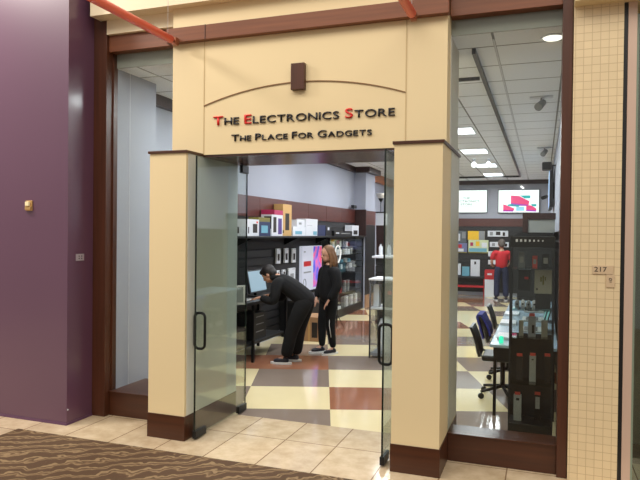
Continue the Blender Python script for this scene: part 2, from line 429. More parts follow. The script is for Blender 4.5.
# ------------------------------------------------------------------ right: tiled pillar, neighbour front
MOS = grid('mosaic', (226, 204, 164), (198, 173, 135), .0525, .055, .0020, .35, .03, axes='XZ', off=(5, 5), bump=.4)
pm = sbx('wall_right_pillar', (.186, 4.585, .001, .497, 5.3, 3.27), MOS, 'pillar of small cream mosaic tiles beside the right window')
sbx('wall_right_soffit', (.186, 4.46, 3.27, 2.6, 4.9, 3.57), CREAM, 'cream soffit over the tiled pillar')
t = thing('number_plaque', 'small tan unit number plaque reading 217 on the mosaic pillar', 'plaque', (.323, 4.584, 1.441))
bx('plate', (0, -.006, 0, .132, 0, .058), PLATE, t, .001)
def flat_text(s, size, m, parent, loc, sx=1., name='lettering'):
    cu = bpy.data.curves.new('glyph', 'FONT'); cu.body = s; cu.size = size; cu.extrude = .0006; cu.align_x = 'CENTER'; cu.align_y = 'CENTER'
    ob = bpy.data.objects.new('glyph', cu); C.objects.link(ob); bpy.context.view_layer.update()
    me = bpy.data.meshes.new_from_object(ob.evaluated_get(bpy.context.evaluated_depsgraph_get()))
    bpy.data.objects.remove(ob); bpy.data.curves.remove(cu)
    for v in me.vertices: v.co = Vector((v.co.x*sx+loc[0], loc[1]-v.co.z, v.co.y+loc[2]))
    me.materials.clear(); me.materials.append(m); me.name = name
    o = bpy.data.objects.new(name, me); C.objects.link(o); o.parent = parent
    return o
flat_text('217', .046, INK, t, (.052, -.0068, .03), 1.15)
t = thing('symbol_plaque', 'smaller tan plaque with a round dark symbol, just below the 217 plaque', 'plaque', (.412, 4.584, 1.352))
bx('plate', (0, -.006, 0, .052, 0, .086), PLATE, t, .001)
bm = bm_new(); path(bm, [(.026+.008*math.cos(a*PI/6), -.0072, .055+.008*math.sin(a*PI/6)) for a in range(12)], .0018, 6, True); box(bm, .020, -.008, .036, .034, -.006, .039); link('symbol', bm, INK, t)
sbx('trim_4', (.499, 4.60, .001, .522, 4.68, 3.27), BLACK, 'dark gasket between the mosaic pillar and the neighbour shopfront')
PINK = mat('pinkish_metal', (206, 178, 160), .3, .15)
w3 = sbx('window_3', (.524, 4.595, .001, .578, 4.70, 3.27), PINK, 'pale metal framed glass front of the neighbouring unit')
child('pane', (.578, 4.64, .02, 2.5, 4.65, 3.2), glass('neighbour_glass', (.80, .87, .83), 1.6, .05), w3)
child('glass_edge', (.578, 4.637, .02, .596, 4.653, 3.2), mat('green_edge', (150, 168, 150), .2), w3)
sbx('wall_neighbour_back', (.5, 5.6, 0, 2.6, 5.7, 3.27), mat('neighbour_wall', (178, 176, 168), .6), 'pale wall inside the neighbouring unit')
sbx('wall_neighbour_right', (2.5, 4.6, 0, 2.6, 5.6, 3.27), CREAM, 'cream end wall of the neighbouring unit')
sbx('floor_neighbour', (.5, 5.12, -.1, 2.6, 5.7, 0), VG, 'grey floor of the neighbouring unit')
sbx('ceiling_neighbour', (.5, 4.9, 3.27, 2.6, 5.7, 3.37), WHITEW, 'ceiling of the neighbouring unit')
t = thing('poster_stand', 'tall dark display stand with coloured cards behind the neighbour glass', 'stand', (.86, 5.2, 0))
bx('panel', (-.12, 0, 0, .2, .04, 1.9), BLACK, t)
for k, (m_, z) in enumerate(((MAG, 1.72), (LBLUE, 1.5), (WHITE, 1.28), (YEL, 1.06), (RED, .84), (WHITE, .62))):
    bx('card', (-.09, -.012, z, .17, 0, z+.14), m_, t)

# orange pipes overhead
def pipe(x, z, lab):
    t = thing('overhead_pipe', lab, 'pipe', (x, 4.40, z), 0, 'orange pipes over the shop front')
    bm = bm_new(); tube(bm, (0, 0, 0), (0, -3.2, 0), .033, seg=24); link('pipe', bm, ORANGE, t)
    bm = bm_new(); tube(bm, (0, .003, 0), (0, .045, 0), .012); box(bm, -.02, .045, -.03, .02, .088, .03); link('bracket', bm, mat('copper', (150, 90, 60), .4, .4), t)
    bm = bm_new(); tube(bm, (.012, -.06, .02), (.012, -.06, 1.4), .0022, seg=6); link('hanger_wire', bm, WHITE, t)
    bm = bm_new(); tube(bm, (.012, -3.0, .02), (.012, -3.0, 1.4), .0022, seg=6); link('hanger_wire', bm, WHITE, t)
    return t
pipe(-2.925, 3.295, 'orange round pipe hanging from wires over the left of the portal')
pipe(-.905, 3.285, 'orange round pipe hanging from wires over the right of the portal')

# ------------------------------------------------------------------ store shell
ZC = 3.2; WX = -4.05; RX = .20; BY = 17.7
CEIL = grid('ceiling_tile', (246, 248, 252), (130, 130, 126), .523, .585, .010, .7, .02, off=(.372+.523*20, -5.09+.585*20), bump=.0)
cm = bm_new(); box(cm, WX-.1, 4.745, ZC, RX+.1, BY+.1, ZC+.08); struct('ceiling', cm, CEIL, 'suspended tile ceiling of the shop')
child('panel_seam', (-3.7249, 4.93, .226, -3.7235, 4.934, ZC), WHITE, sbx('wall_left_return', (-3.87, 4.745, .0, -3.725, 5.35, ZC), WHITEW, 'white return wall beside the left window'))
sbx('trim_14', (-4.1, 4.745, ZC+.001, -3.735, 5.2, 3.6), DARKW, 'dark closing piece over the left return wall')
child('ceiling_rail', (-.378, 4.9, ZC-.006, -.366, 16.9, ZC), WHITE, bpy.data.objects['ceiling'])
sbx('trim_5', (-3.73, 4.732, ZC, .2, 4.7445, 3.6), mat('closing_grey', (150, 150, 142), .7), 'grey closing strip above the window heads')
lw = sbx('wall_left', (WX-.1, 5.2, 0, WX, BY, ZC), WHITEW, 'white upper left wall of the shop')
sbx('wall_left_front', (WX-.1, 4.9, 0, -3.87, 5.2, ZC), WHITEW, 'white end wall behind the left return')
bk = sbx('wall_back', (WX-.1, BY, 0, RX+.1, BY+.1, ZC), GREYW, 'pale grey back wall of the shop')
rw = sbx('wall_right', (RX, 4.865, 0, RX+.1, BY, ZC), WHITEW, 'white right wall of the shop')
sbx('trim_6', (WX, BY-.12, 3.09, RX, BY, ZC), DARKW, 'dark beam along the top of the back wall')
sbx('trim_7', (WX, 5.352, 3.08, WX+.07, 13.5, ZC), DARKW, 'dark beam along the top of the left wall')
sbx('trim_13', (WX, 13.38, 3.08, -3.66, 14.4, ZC), DARKW, 'dark beam wrapped round the column top')
sbx('trim_8', (WX, 14.41, 3.0, WX+.1, BY-.12, ZC), wood('lit_wood', (168, 104, 66), (184, 120, 80), .4, 'Y'), 'brown beam coloured in a lit tone at the far end of the left wall')  # the light falling on this beam is put into its wood colour
sbx('wall_left_column', (WX, 13.5, 0, -3.78, 14.3, 3.079), WHITEW, 'white column standing out from the left wall')
bm = bm_new()
for k, (ya, yb) in enumerate(((5.3, 9.5), (9.5, 13.5))):
    n = 4
    for i in range(n):
        a = ya+(yb-ya)*i/n; box(bm, WX, a+.004, 1.93, WX+.03, ya+(yb-ya)*(i+1)/n-.004, 2.235, bev=.003)
struct('trim_9', bm, BROWNW, 'red-brown wooden panel band on the left wall')
sbx('trim_10', (-3.78, 13.5, 1.90, -3.76, 14.32, 2.22), BROWNW, 'brown panel wrapped on the column side')
sbx('trim_15', (-3.78, 13.5, .3, -3.76, 14.3, 1.895), SLATB, 'dark slatted board on the column side')
sbx('trim_16', (-3.78, 13.5, .0, -3.75, 14.3, .3), CARD, 'light brown skirting board at the column foot')
sbx('trim_11', (WX+.03, 13.47, 1.64, -3.76, 13.499, 2.24), DARKW, 'dark panel wrapped on the column front')
# slatwalls
def slats(name, dims, n, axis, m, lab):
    x0, y0, z0, x1, y1, z1 = dims; bm = bm_new(); h = (z1-z0)/n
    for i in range(n):
        box(bm, x0, y0, z0+i*h+.008, x1, y1, z0+(i+1)*h-.008)
    if axis == 'X': box(bm, x0, y0, z0, (x0+.008), y1, z1)
    else: box(bm, x0, y1-.008, z0, x1, y1, z1)
    return struct(name, bm, m, lab)
slats('wall_left_slats', (WX, 5.3, .1, WX+.03, 13.47, 1.925), 15, 'X', SLATB, 'dark slatted display board on the left wall')
slats('wall_back_slats', (WX+.05, BY-.04, .1, RX-.02, BY, 1.93), 14, 'Y', SLATB, 'dark slatted display board on the back wall')
sbx('trim_12', (WX+.02, BY-.05, 1.93, RX, BY, 2.15), BROWNW, 'red-brown wooden band on the back wall')
slats('wall_right_slats', (RX-.03, 5.9, .1, RX, 16.5, 1.75), 14, 'X', SLATB, 'dark slatted display board on the right wall')

# long shelf on left wall
sh = thing('wall_shelf', 'long black shelf along the left wall loaded with product boxes', 'shelf', (WX+.031, 5.4, 1.615))
bx('board', (0, 0, 0, .30, 8.05, .03), BLACK, sh, .003)
for y in (.3, 2.3, 4.0, 5.5, 7.3):
    bm = bm_new(); prism(bm, [(0, 0), (.26, 0), (0, -.12)], y, y+.012); link('bracket', bm, BLACKM, sh)

# ---------- product boxes on the shelf (top z 1.645)
SZ = 1.646
def carton(name, lab, x, y, z, dx, dy, dz, m, extra=(), rz=0., cat='box', group=None, bev=.002):
    """box with its +X face towards the aisle; extra = [(part, y0,z0,y1,z1,mat)] printed panels on that face"""
    if abs(z-SZ) < .4 and x < -3.8: x -= .045; dx *= .8; y *= .983; dz *= .9; z = SZ+(z-SZ)*.9; extra = [(n_, f_, a_, b_*.9, c__, e_*.9, m__) for n_, f_, a_, b_, c__, e_, m__ in extra]
    t = thing(name, lab, cat, (x, y, z), rz, group)
    bx('carton', (-dx/2, -dy/2, 0, dx/2, dy/2, dz), m, t, bev)
    for (nm, face, a0, b0, a1, b1, mm) in extra:
        if face == 'X': bx(nm, (dx/2, a0-dy/2, b0, dx/2+.002, a1-dy/2, b1), mm, t)
        else: bx(nm, (a0-dx/2, -dy/2-.002, b0, a1-dx/2, -dy/2, b1), mm, t)
    return t
bm_cam = [('picture', 'X', .20, .05, .34, .19, INK), ('stripe', 'X', .05, .04, .08, .14, INK), ('mark', 'X', .31, .2, .36, .23, TAG), ('stripe', 'Y', .05, .04, .08, .14, INK)]
carton('product_box', 'white box with a picture of a dark camera, near end of the wall shelf', -3.87, 7.94, SZ, .24, .40, .26, WHITE, bm_cam)
carton('product_box', 'dark blue box right of the white camera box on the wall shelf', -3.87, 8.36, SZ, .22, .40, .23, NAVY, [('print', 'X', .08, .05, .3, .17, LBLUE)])
carton('product_box', 'tall white and magenta box with a dark figure, on the wall shelf', -3.87, 8.82, SZ, .22, .42, .44, WHITE, [('band', 'X', 0, .36, .42, .44, MAG), ('picture', 'X', .06, .06, .17, .32, INK), ('picture', 'X', .24, .03, .38, .30, PURP), ('band', 'Y', 0, .36, .22, .44, MAG), ('picture', 'Y', .05, .12, .17, .33, INK)])
carton('product_box', 'large tan box with a long black product, tallest on the wall shelf', -3.88, 9.26, SZ, .2, .36, .56, TAN, [('picture', 'X', .1, .1, .26, .4, INK), ('stripe', 'Y', .02, .05, .18, .1, OLIVE)])
carton('product_box', 'flat olive carton lying on the dark blue box of the wall shelf', -3.87, 8.36, SZ+.231, .2, .4, .07, OLIVE)
carton('product_box', 'violet printed box hanging over the shelf edge below the tan box', -3.82, 9.18, SZ-.14, .1, .50, .13, PURP, [('print', 'X', .1, .04, .2, .08, WHITE)]) if False else None
t = carton('product_box', 'low wide white box under a small white box on the wall shelf', -3.88, 9.78, SZ, .22, .58, .17, WHITE, [('print', 'X', .1, .03, .4, .09, LBLUE)])
carton('product_box', 'small white box resting on the low wide white box', -3.88, 9.86, SZ+.171, .2, .34, .13, WHITE, [('print', 'X', .08, .04, .2, .08, GREY)])
carton('product_box', 'large plain white box with a blue corner mark on the wall shelf', -3.88, 10.38, SZ, .22, .58, .33, WHITE, [('print', 'X', .36, .02, .54, .09, LBLUE), ('line', 'X', .06, .2, .3, .205, GREY)])
carton('product_box', 'navy box right of the large plain white box on the wall shelf', -3.88, 10.93, SZ, .2, .42, .22, NAVY)
carton('product_box', 'black box with a white star mark on the wall shelf', -3.88, 11.34, SZ, .2, .34, .2, BLACK, [('star', 'X', .1, .12, .2, .18, WHITE)])
t = carton('product_box', 'long black box with white lettering strip, on the wall shelf above the glass cabinet', -3.85, 12.2, SZ, .2, 1.2, .11, BLACK, [('strip', 'X', .1, .05, .3, .07, WHITE), ('strip', 'X', .45, .045, 1.05, .065, GREY)])
carton('product_box', 'white box with a dark picture at the far end of the wall shelf', -3.87, 13.12, SZ, .2, .52, .25, WHITE, [('picture', 'X', .12, .03, .42, .13, INK)])

# clamp light above band
t = thing('clamp_camera', 'small black camera clamped on top of the brown panel band', 'camera', (-3.98, 13.2, 2.237))
bx('body', (-.02, -.1, .02, .05, .1, .09), BLACK, t, .004); bm = bm_new(); tube(bm, (0, 0, 0), (0, 0, .03), .012); link('mount', bm, BLACKM, t)

# packs hanging on the slatwall
bm0 = thing('hanging_pack', 'white hanging pack, leftmost of the upper three on the slatted wall', 'package', (-4.0, 9.06, 1.20), 0, 'white packs hanging on the slatted wall')
def packparts(t, h, w, pic):
    bx('card', (.0, -w/2, 0, .03, w/2, h), WHITE, t, .003)
    bx('picture', (.03, -w*.3, h*.2, .034, w*.2, h*.65), pic, t)
    bm = bm_new(); tube(bm, (-.018, 0, h-.02), (.10, 0, h-.01), .003, seg=6); link('peg_hook', bm, CHROME, t)
packparts(bm0, .24, .15, INK)
dup(bm0, (-4.0, 9.39, 1.20), None, 'white hanging pack, middle of the upper three on the slatted wall')
p3 = dup(bm0, (-4.0, 9.72, 1.19), None, 'white hanging pack, rightmost of the upper three, beside the big poster')
for i, (y, lab) in enumerate(((9.06, 'short white hanging pack, leftmost of the lower row on the slatted wall'), (9.30, 'short white hanging pack, second of the lower row on the slatted wall'))):
    t = thing('hanging_pack', lab, 'package', (-4.0, y, 1.0), 0, 'white packs hanging on the slatted wall'); packparts(t, .09, .12, INK)
t = thing('hanging_pack', 'larger pale grey hanging pack in the lower row, beside the big poster', 'package', (-4.0, 9.64, .84), 0, 'white packs hanging on the slatted wall'); packparts(t, .26, .28, GREY)

# big poster with phone picture
def poster_mat():
    m = bpy.data.materials.new('phone_picture'); m.use_nodes = True
    nt = m.node_tree; b = nt.nodes['Principled BSDF']; L = nt.links
    tc = nt.nodes.new('ShaderNodeTexCoord'); n = nt.nodes.new('ShaderNodeTexNoise'); n.inputs['Scale'].default_value = 2.2; n.inputs['Distortion'].default_value = 1.5
    L.new(tc.outputs['Object'], n.inputs['Vector']); r = nt.nodes.new('ShaderNodeValToRGB'); e = r.color_ramp.elements
    e[0].position = .3; e[0].color = (*lin((60, 60, 200)), 1); e[1].position = .75; e[1].color = (*lin((250, 90, 110)), 1)
    for p, c in ((.42, (110, 110, 220)), (.5, (200, 120, 200)), (.58, (240, 100, 150))): x = e.new(p); x.color = (*lin(c), 1)
    L.new(n.outputs['Fac'], r.inputs[0]); L.new(r.outputs[0], b.inputs['Base Color']); L.new(r.outputs[0], b.inputs['Emission Color']); b.inputs['Emission Strength'].default_value = .35
    b.inputs['Roughness'].default_value = .25
    return m
t = thing('poster_board', 'large backlit white poster with a red caption and a colourful phone picture', 'poster', (-4.015, 10.57, .66))
bx('panel', (0, -.51, 0, .06, .51, .80), emis('lit_white', (226, 230, 246), .55), t, .004)
bx('phone_picture', (.06, .04, .04, .066, .48, .79), poster_mat(), t)
bx('caption', (.06, -.44, .44, .063, -.08, .53), RED, t); bx('caption', (.06, -.44, .32, .063, -.08, .345), GREY, t); bx('caption', (.06, -.44, .69, .063, -.36, .71), GREY, t)
bm = bm_new(); path(bm, [(.064, -.40+.07*math.cos(a*PI/8), .13+.09*math.sin(a*PI/8)) for a in range(16)], .006, 6, True); link('outline', bm, GREY, t)

# low counter under the poster + carton in front
t = thing('low_counter', 'low black counter below the big poster', 'counter', (-3.80, 10.2, 0))
bx('body', (-.2, -1.0, .08, .16, .78, .56), BLACK, t, .004); bx('countertop', (-.2, -1.02, .56, .18, .8, .60), SLATB, t, .004); bx('plinth', (-.18, -.98, 0, .1, .76, .08), BLACK, t)
t = thing('cardboard_carton', 'printed brown cardboard carton on the floor behind the bending person', 'carton', (-3.42, 9.30, 0), .1)
bx('carton', (-.2, -.30, 0, .14, .20, .38), CARD, t, .003)
bx('print', (.02, -.302, .06, .11, -.3, .30), INK, t); bx('tape', (-.04, -.303, .0, -.01, -.3, .38), TAN, t)

# ---------- table with computer
t = thing('computer_table', 'black work table by the left wall carrying the computer', 'table', (-3.72, 7.45, 0))
bx('tabletop', (-.28, -.98, .76, .24, .95, .80), BLACK, t, .004)
for x in (-.25, .19):
    for y in (-.93, -.2, .88): bx('leg', (x-.018, y-.018, 0, x+.018, y+.018, .76), BLACKM, t)
bx('lower_shelf', (-.26, -.9, .22, .17, .9, .25), BLACK, t); bx('modesty_panel', (-.28, -.95, .3, -.26, .9, .76), BLACK, t)
t = thing('desktop_monitor', 'tilted black monitor with pale screen on the table, before the bending person', 'monitor', (-3.76, 7.88, .801), 0)
bx('base', (-.10, -.14, 0, .08, .14, .012), BLACK, t, .003); bm = bm_new(); tube(bm, (-.05, 0, .01), (-.05, 0, .2), .02); link('stand', bm, BLACK, t)
def tilt(bm, a, piv):
    bmesh.ops.rotate(bm, verts=bm.verts, cent=piv, matrix=Matrix.Rotation(a, 3, 'Y'))
bm = bm_new(); box(bm, -.015, -.28, .05, .015, .28, .37, bev=.004); tilt(bm, -.2, (0, 0, .05)); link('bezel', bm, BLACK, t)
bm = bm_new(); box(bm, .016, -.25, .07, .018, .25, .355); tilt(bm, -.2, (0, 0, .05)); link('screen', bm, emis('screen_pale', (150, 176, 190), .8), t)
t = thing('keyboard', 'pale keyboard lying on the table below the monitor', 'keyboard', (-3.66, 7.16, .801), .05)
bx('case', (-.07, -.2, 0, .07, .2, .018), SILVER, t, .004)
bm = bm_new()
for i in range(4):
    for j in range(11): box(bm, -.06+i*.031, -.185+j*.034, .018, -.036+i*.031, -.158+j*.034, .024)
link('keys', bm, GREY, t)
t = thing('framed_notice', 'grey framed tablet notice leaning at the near table end', 'notice', (-3.55, 6.74, .806), -1.0)
bm = bm_new(); box(bm, -.012, -.15, 0, .012, .15, .24, bev=.003); tilt(bm, -.25, (0, 0, 0)); link('frame', bm, SILVER, t)
bm = bm_new(); box(bm, .0125, -.12, .025, .015, .12, .215); tilt(bm, -.25, (0, 0, 0)); link('screen', bm, mat('dim_screen', (104, 108, 104), .3), t)
bm = bm_new(); tube(bm, (-.01, 0, .12), (-.11, 0, .0), .006); link('stand', bm, BLACKM, t)
bm = bm_new(); ball(bm, (0, 0, .04), (.045, .045, .04)); tag(link('blue_ball', bm, mat('sky_blue', (60, 150, 210), .4), None, Vector((-3.82, 7.06, .801))), 'small blue rounded gadget beside the keyboard', 'gadget')
t = thing('desktop_computer', 'black desktop computer on the lower shelf of the work table', 'computer', (-3.72, 7.6, .251))
bx('case', (-.14, -.2, 0, .12, .2, .36), BLACK, t, .004)
for z in (.1, .2, .3): bx('drive_slot', (.12, -.12, z, .123, .12, z+.012), GREY, t)

# ---------- black glass cabinet along the left wall, y 11..13.45
def case_goods(): pass
t = thing('display_cabinet', 'long black display cabinet with rows of small electronics on the left wall', 'cabinet', (-3.905, 12.28, 0))
cl = 2.36
bx('plinth', (-.09, -cl/2, 0, .10, cl/2, .16), BLACK, t); bx('back_panel', (-.105, -cl/2, .16, -.085, cl/2, 1.6), BLACK, t)
bx('top', (-.105, -cl/2, 1.575, .105, cl/2, 1.61), BLACK, t)
for y in (-cl/2, cl/2-.03): bx('post', (.075, y, .16, .10, y+.03, 1.575), BLACKM, t)
for z in (.46, .95, 1.08, 1.24, 1.4): bx('shelf', (-.085, -cl/2+.03, z, .07, cl/2-.03, z+.012), SLATB, t)
bx('pane', (.085, -cl/2+.03, .16, .09, cl/2-.03, 1.575), CGLASS, t)
def small_goods(label, grp, pos, sizes, mats_):
    protos = {}
    for k, (x, y, z) in enumerate(pos):
        dx, dy, dz = sizes[k % len(sizes)]; mm = mats_[k % len(mats_)]
        key = (dx, dy, dz, mm.name)
        if key not in protos:
            bm = bm_new(); box(bm, -dx/2, -dy/2, 0, dx/2, dy/2, dz, bev=min(dx, dy, dz)*.12)
            protos[key] = link('product_pack', bm, mm, None, Vector((x, y, z))); o = protos[key]
        else:
            o = protos[key].copy(); C.objects.link(o); o.location = (x, y, z)
        tag(o, label, 'package', grp)
small_goods('small white pack on the top shelf of the black display cabinet', 'white packs on the cabinet top shelf', [(-3.87, 11.45+.22*i, 1.413) for i in range(5)], [(.05, .13, .12), (.05, .07, .14)], [BRIGHT, SILVER])
small_goods('small pale pack on the second shelf of the black display cabinet', 'pale packs on the cabinet second shelf', [(-3.87, 11.35+.19*i, 1.253) for i in range(8)], [(.05, .15, .11), (.05, .10, .13), (.05, .13, .12)], [BRIGHT, SILVER, BRIGHT])
small_goods('small grey pack on the third shelf of the black display cabinet', 'grey packs on the cabinet third shelf', [(-3.87, 11.5+.26*i, 1.093) for i in range(5)], [(.05, .12, .07), (.05, .16, .09)], [LBLUE, SILVER])
small_goods('red boxed product on the fourth shelf of the black display cabinet', 'red products on the cabinet fourth shelf', [(-3.87, 11.40, .963), (-3.87, 11.56, .963)], [(.06, .1, .1)], [RED])
small_goods('white boxed product on the fourth shelf of the black display cabinet', 'white products on the cabinet fourth shelf', [(-3.87, 12.0+.33*i, .963) for i in range(4)], [(.05, .07, .1), (.05, .14, .05)], [BRIGHT, SILVER])
small_goods('red gadget standing alone on the lower shelf of the black display cabinet', 'red gadget in the cabinet', [(-3.87, 11.95, .473)], [(.05, .1, .26)], [RED])
small_goods('grey gadget beside the red one on the lower shelf of the black display cabinet', 'grey gadgets by the red one', [(-3.87, 12.25, .473), (-3.87, 12.5, .473)], [(.05, .08, .24)], [SILVER])
small_goods('pale book-like box at the bottom of the black display cabinet', 'pale boxes at the cabinet bottom', [(-3.87, 12.2+.17*i, .161) for i in range(6)], [(.07, .12, .22)], [SILVER, BRIGHT])
small_goods('flat white box lying at the bottom of the black display cabinet', 'flat white boxes at the cabinet bottom', [(-3.87, 11.5, .161), (-3.87, 11.8, .161)], [(.08, .22, .06)], [BRIGHT])
bm = bm_new(); path(bm, [(.0, .15*math.cos(a*PI/12), .165+.15*math.sin(a*PI/12)) for a in range(24)], .014, 8, True)
t = thing('ring_lamp', 'white ring lamp on a black stand behind the blonde person', 'lamp', (-3.43, 10.45, 0))
for v in bm.verts: v.co.z += 1.16
link('ring', bm, emis('ring_white', (240, 240, 235), .7), t)
bm = bm_new(); tube(bm, (0, 0, .02), (0, 0, 1.17), .009); [tube(bm, (0, 0, .25), (.14*math.cos(a), .14*math.sin(a), .0), .007) for a in (0, 2.1, 4.2)]; link('stand', bm, BLACKM, t)
bx('wood_block', (-3.99, 13.47, 0, -3.80, 13.499, .3), CARD) if False else None

# ---------- far left: pedestal, torchiere lamp
t = thing('lamp_pedestal', 'dark brown tapering pedestal behind the white column', 'pedestal', (-3.72, 14.75, 0))
bm = bm_new(); prism(bm, [(-.07, 0), (.07, 0), (.11, 1.9), (-.11, 1.9)], -.1, .1); link('body', bm, DARKW, t)
t = thing('white_box', 'plain white box on top of the dark pedestal', 'box', (-3.72, 14.75, 1.901)); bx('carton', (-.12, -.1, 0, .12, .1, .30), WHITE, t, .003); bx('lid', (-.125, -.105, .30, .125, .105, .33), INK, t)
t = thing('torchiere_lamp', 'torchiere lamp with a frosted bowl behind the white column', 'lamp', (-3.80, 14.98, 0))
bm = bm_new(); lathe(bm, [(.13, 0), (.13, .02), (.02, .04)], 20); link('base', bm, BLACKM, t)
bm = bm_new(); tube(bm, (0, 0, .03), (0, 0, 2.56), .014); link('pole', bm, CHROME, t)
bm = bm_new(); lathe(bm, [(.02, 2.54), (.07, 2.58), (.115, 2.66), (.125, 2.70), (.118, 2.70), (.1, 2.66), (.02, 2.6)], 24); link('lamp_shade', bm, mat('frosted', (206, 200, 190), .4), t)
bm = bm_new(); lathe(bm, [(.02, 2.49), (.05, 2.54), (.068, 2.578), (.02, 2.578)], 20); link('socket', bm, BLACKM, t)

# ---------- dark counter with white top, seen through the right of the doorway
t = thing('service_counter', 'dark slatted counter with a white top behind the glass showcase', 'counter', (-2.30, 11.0, 0))
bm = bm_new()
for i in range(9): box(bm, -.50, -.3, .06+i*.135, .50, -.25, .06+i*.135+.12)
link('slat_front', bm, SLATB, t); bx('body', (-.50, -.25, 0, .50, .3, 1.26), BLACK, t); bx('countertop', (-.55, -.36, 1.262, .55, .34, 1.30), WHITE, t, .004)
for k, (x, lab) in enumerate(((-2.77, 'white bottle at the left end of the service counter'), (-2.61, 'white bottle second from the left on the service counter'))):
    t = thing('bottle', lab, 'bottle', (x, 10.95, 1.301)); bm = bm_new(); lathe(bm, [(.032, 0), (.036, .02), (.036, .15), (.015, .18), (.015, .2)], 14); link('body', bm, WHITE, t)
    bm = bm_new(); lathe(bm, [(.017, .2), (.017, .225)], 12); link('cap', bm, BLACK, t)
# glass showcase
t = thing('glass_showcase', 'waist-high glass showcase on chrome posts inside the doorway', 'showcase', (-1.93, 8.3, 0))
for x in (-.27, .27):
    for y in (-.16, .3): bm = bm_new(); tube(bm, (x, y, 0), (x, y, 1.08), .011); link('post', bm, mat('steel_post', (84, 84, 88), .3, .7), t)
bx('top', (-.29, -.18, 1.06, .29, .32, 1.085), WHITE, t, .003); bx('shelf', (-.27, -.16, .665, .27, .3, .69), WHITE, t, .002); bx('base', (-.27, -.16, .03, .27, .3, .07), GREY, t, .002)
bx('pane', (-.262, -.168, .07, .262, -.162, 1.06), CGLASS, t); bx('pane', (-.274, -.155, .07, -.270, .295, 1.06), CGLASS, t)
t = thing('black_speaker', 'dark loudspeaker box on the upper level of the glass showcase', 'speaker', (-1.93, 8.32, .692)); bx('cabinet', (-.12, -.09, 0, .16, .1, .33), SLATB, t, .005)
bm = bm_new(); tube(bm, (-.02, -.089, .2), (-.02, -.098, .2), .03, seg=20); link('cone', bm, TAG, t)
carton('white_carton', 'narrow white box beside the dark speaker in the glass showcase', -2.14, 8.3, .692, .08, .12, .30, WHITE, cat='box')
t = thing('appliance', 'rounded white and dark appliance on the base of the glass showcase', 'appliance', (-2.0, 8.3, .071))
bm = bm_new(); lathe(bm, [(.11, 0), (.12, .04), (.12, .36), (.09, .45), (.03, .48)], 20); link('body', bm, WHITE, t)
bm = bm_new(); tube(bm, (.2, 0, 0), (.2, 0, .33), .075, seg=20); link('jug', bm, SLATB, t)

# ------------------------------------------------------------------ back wall things
def tv(name, lab, x0, x1, z0, z1):
    t = thing(name, lab, 'screen', ((x0+x1)/2, BY, z0)); w = (x1-x0)/2; h = z1-z0
    bx('bezel', (-w, -.07, 0, w, -.02, h), BLACK, t, .004); bx('screen', (-w+.015, -.073, .015, w-.015, -.07, h-.015), emis('tv_white', (244, 250, 250), 1.15), t)
    bx('mount', (-.1, -.02, h*.3, .1, 0, h*.7), BLACKM, t)
    return t
t = tv('wall_screen', 'lit wall screen with thin teal lettering, left one on the back wall', -2.62, -1.44, 2.303, 2.95)
TT = emis('teal_text', (20, 120, 110), .35)
flat_text('THE', .085, TT, t, (.02, -.0745, .41), 1.3); flat_text('ELECTRONICS', .085, TT, t, (.02, -.0745, .32), 1.3); flat_text('STORE', .085, TT, t, (.02, -.0745, .235), 1.3)
bx('underline', (-.3, -.0745, .165, .3, -.073, .172), TT, t)
t = tv('wall_screen', 'lit wall screen with pink and teal ribbons, right one on the back wall', -1.16, -.08, 2.30, 2.94)
EP = emis('ribbon_pink', (240, 70, 130), .9); EV = emis('ribbon_violet', (170, 60, 190), .9); ET = emis('ribbon_teal', (30, 180, 180), .9); EC = emis('ribbon_cyan', (150, 220, 245), .9)
for poly, m_ in (([(-.20, .48), (.02, .46), (.28, .32), (.26, .22), (-.20, .27)], EP), ([(-.20, .27), (.26, .22), (.24, .19), (-.18, .20)], EV), ([(.03, .475), (.30, .475), (.30, .40), (.16, .395)], ET),
                 ([(-.28, .23), (-.18, .25), (.05, .21), (0, .17), (-.28, .19)], ET), ([(-.40, .24), (-.28, .20), (-.1, .12), (-.14, .05), (-.40, .06)], EP), ([(-.40, .08), (-.12, .08), (-.14, .04), (-.40, .04)], EV),
                 ([(.20, .22), (.34, .20), (.46, .12), (.46, .06), (.20, .08)], EP), ([(.20, .09), (.46, .07), (.46, .04), (.20, .05)], EV), ([(.32, .24), (.46, .24), (.46, .18), (.36, .18)], ET), ([(-.06, .17), (.15, .17), (.15, .06), (-.06, .06)], EC)):
    bm = bm_new(); prism(bm, poly, -.0755, -.0735); link('ribbon', bm, m_, t)
t = thing('white_spotlight', 'tiny white spotlight above the ribbon screen', 'light', (-.50, BY-.02, 2.98))
bm = bm_new(); tube(bm, (0, 0, 0), (-.06, -.08, .04), .022); link('lamp_head', bm, emis('spot_white', (255, 255, 250), 2.), t)
def panel(name, lab, cat, x0, z0, x1, z1, m, parts=(), d=.03, y=BY-.041):
    t = thing(name, lab, cat, ((x0+x1)/2, y, z0)); w = (x1-x0)/2; h = z1-z0
    bx('board', (-w, -d, 0, w, 0, h), m, t, .002)
    for nm, a, b, c, e, mm in parts: bx(nm, (a-w, -d-.003, b, c-w, -d, e), mm, t)
    return t
panel('poster', 'dark grey patterned poster at the left of the back slat wall', 'poster', -2.62, 1.47, -2.0, 1.80, mat('dark_print', (92, 98, 104), .5), [('print', .3, .05, .45, .25, WHITE), ('print', .5, .12, .6, .3, GREY), ('print', .08, .08, .2, .2, GREY)])
panel('poster', 'yellow and grey poster on the back slat wall', 'poster', -1.96, 1.55, -1.50, 1.80, YEL, [('print', .30, 0, .46, .25, GREY)])
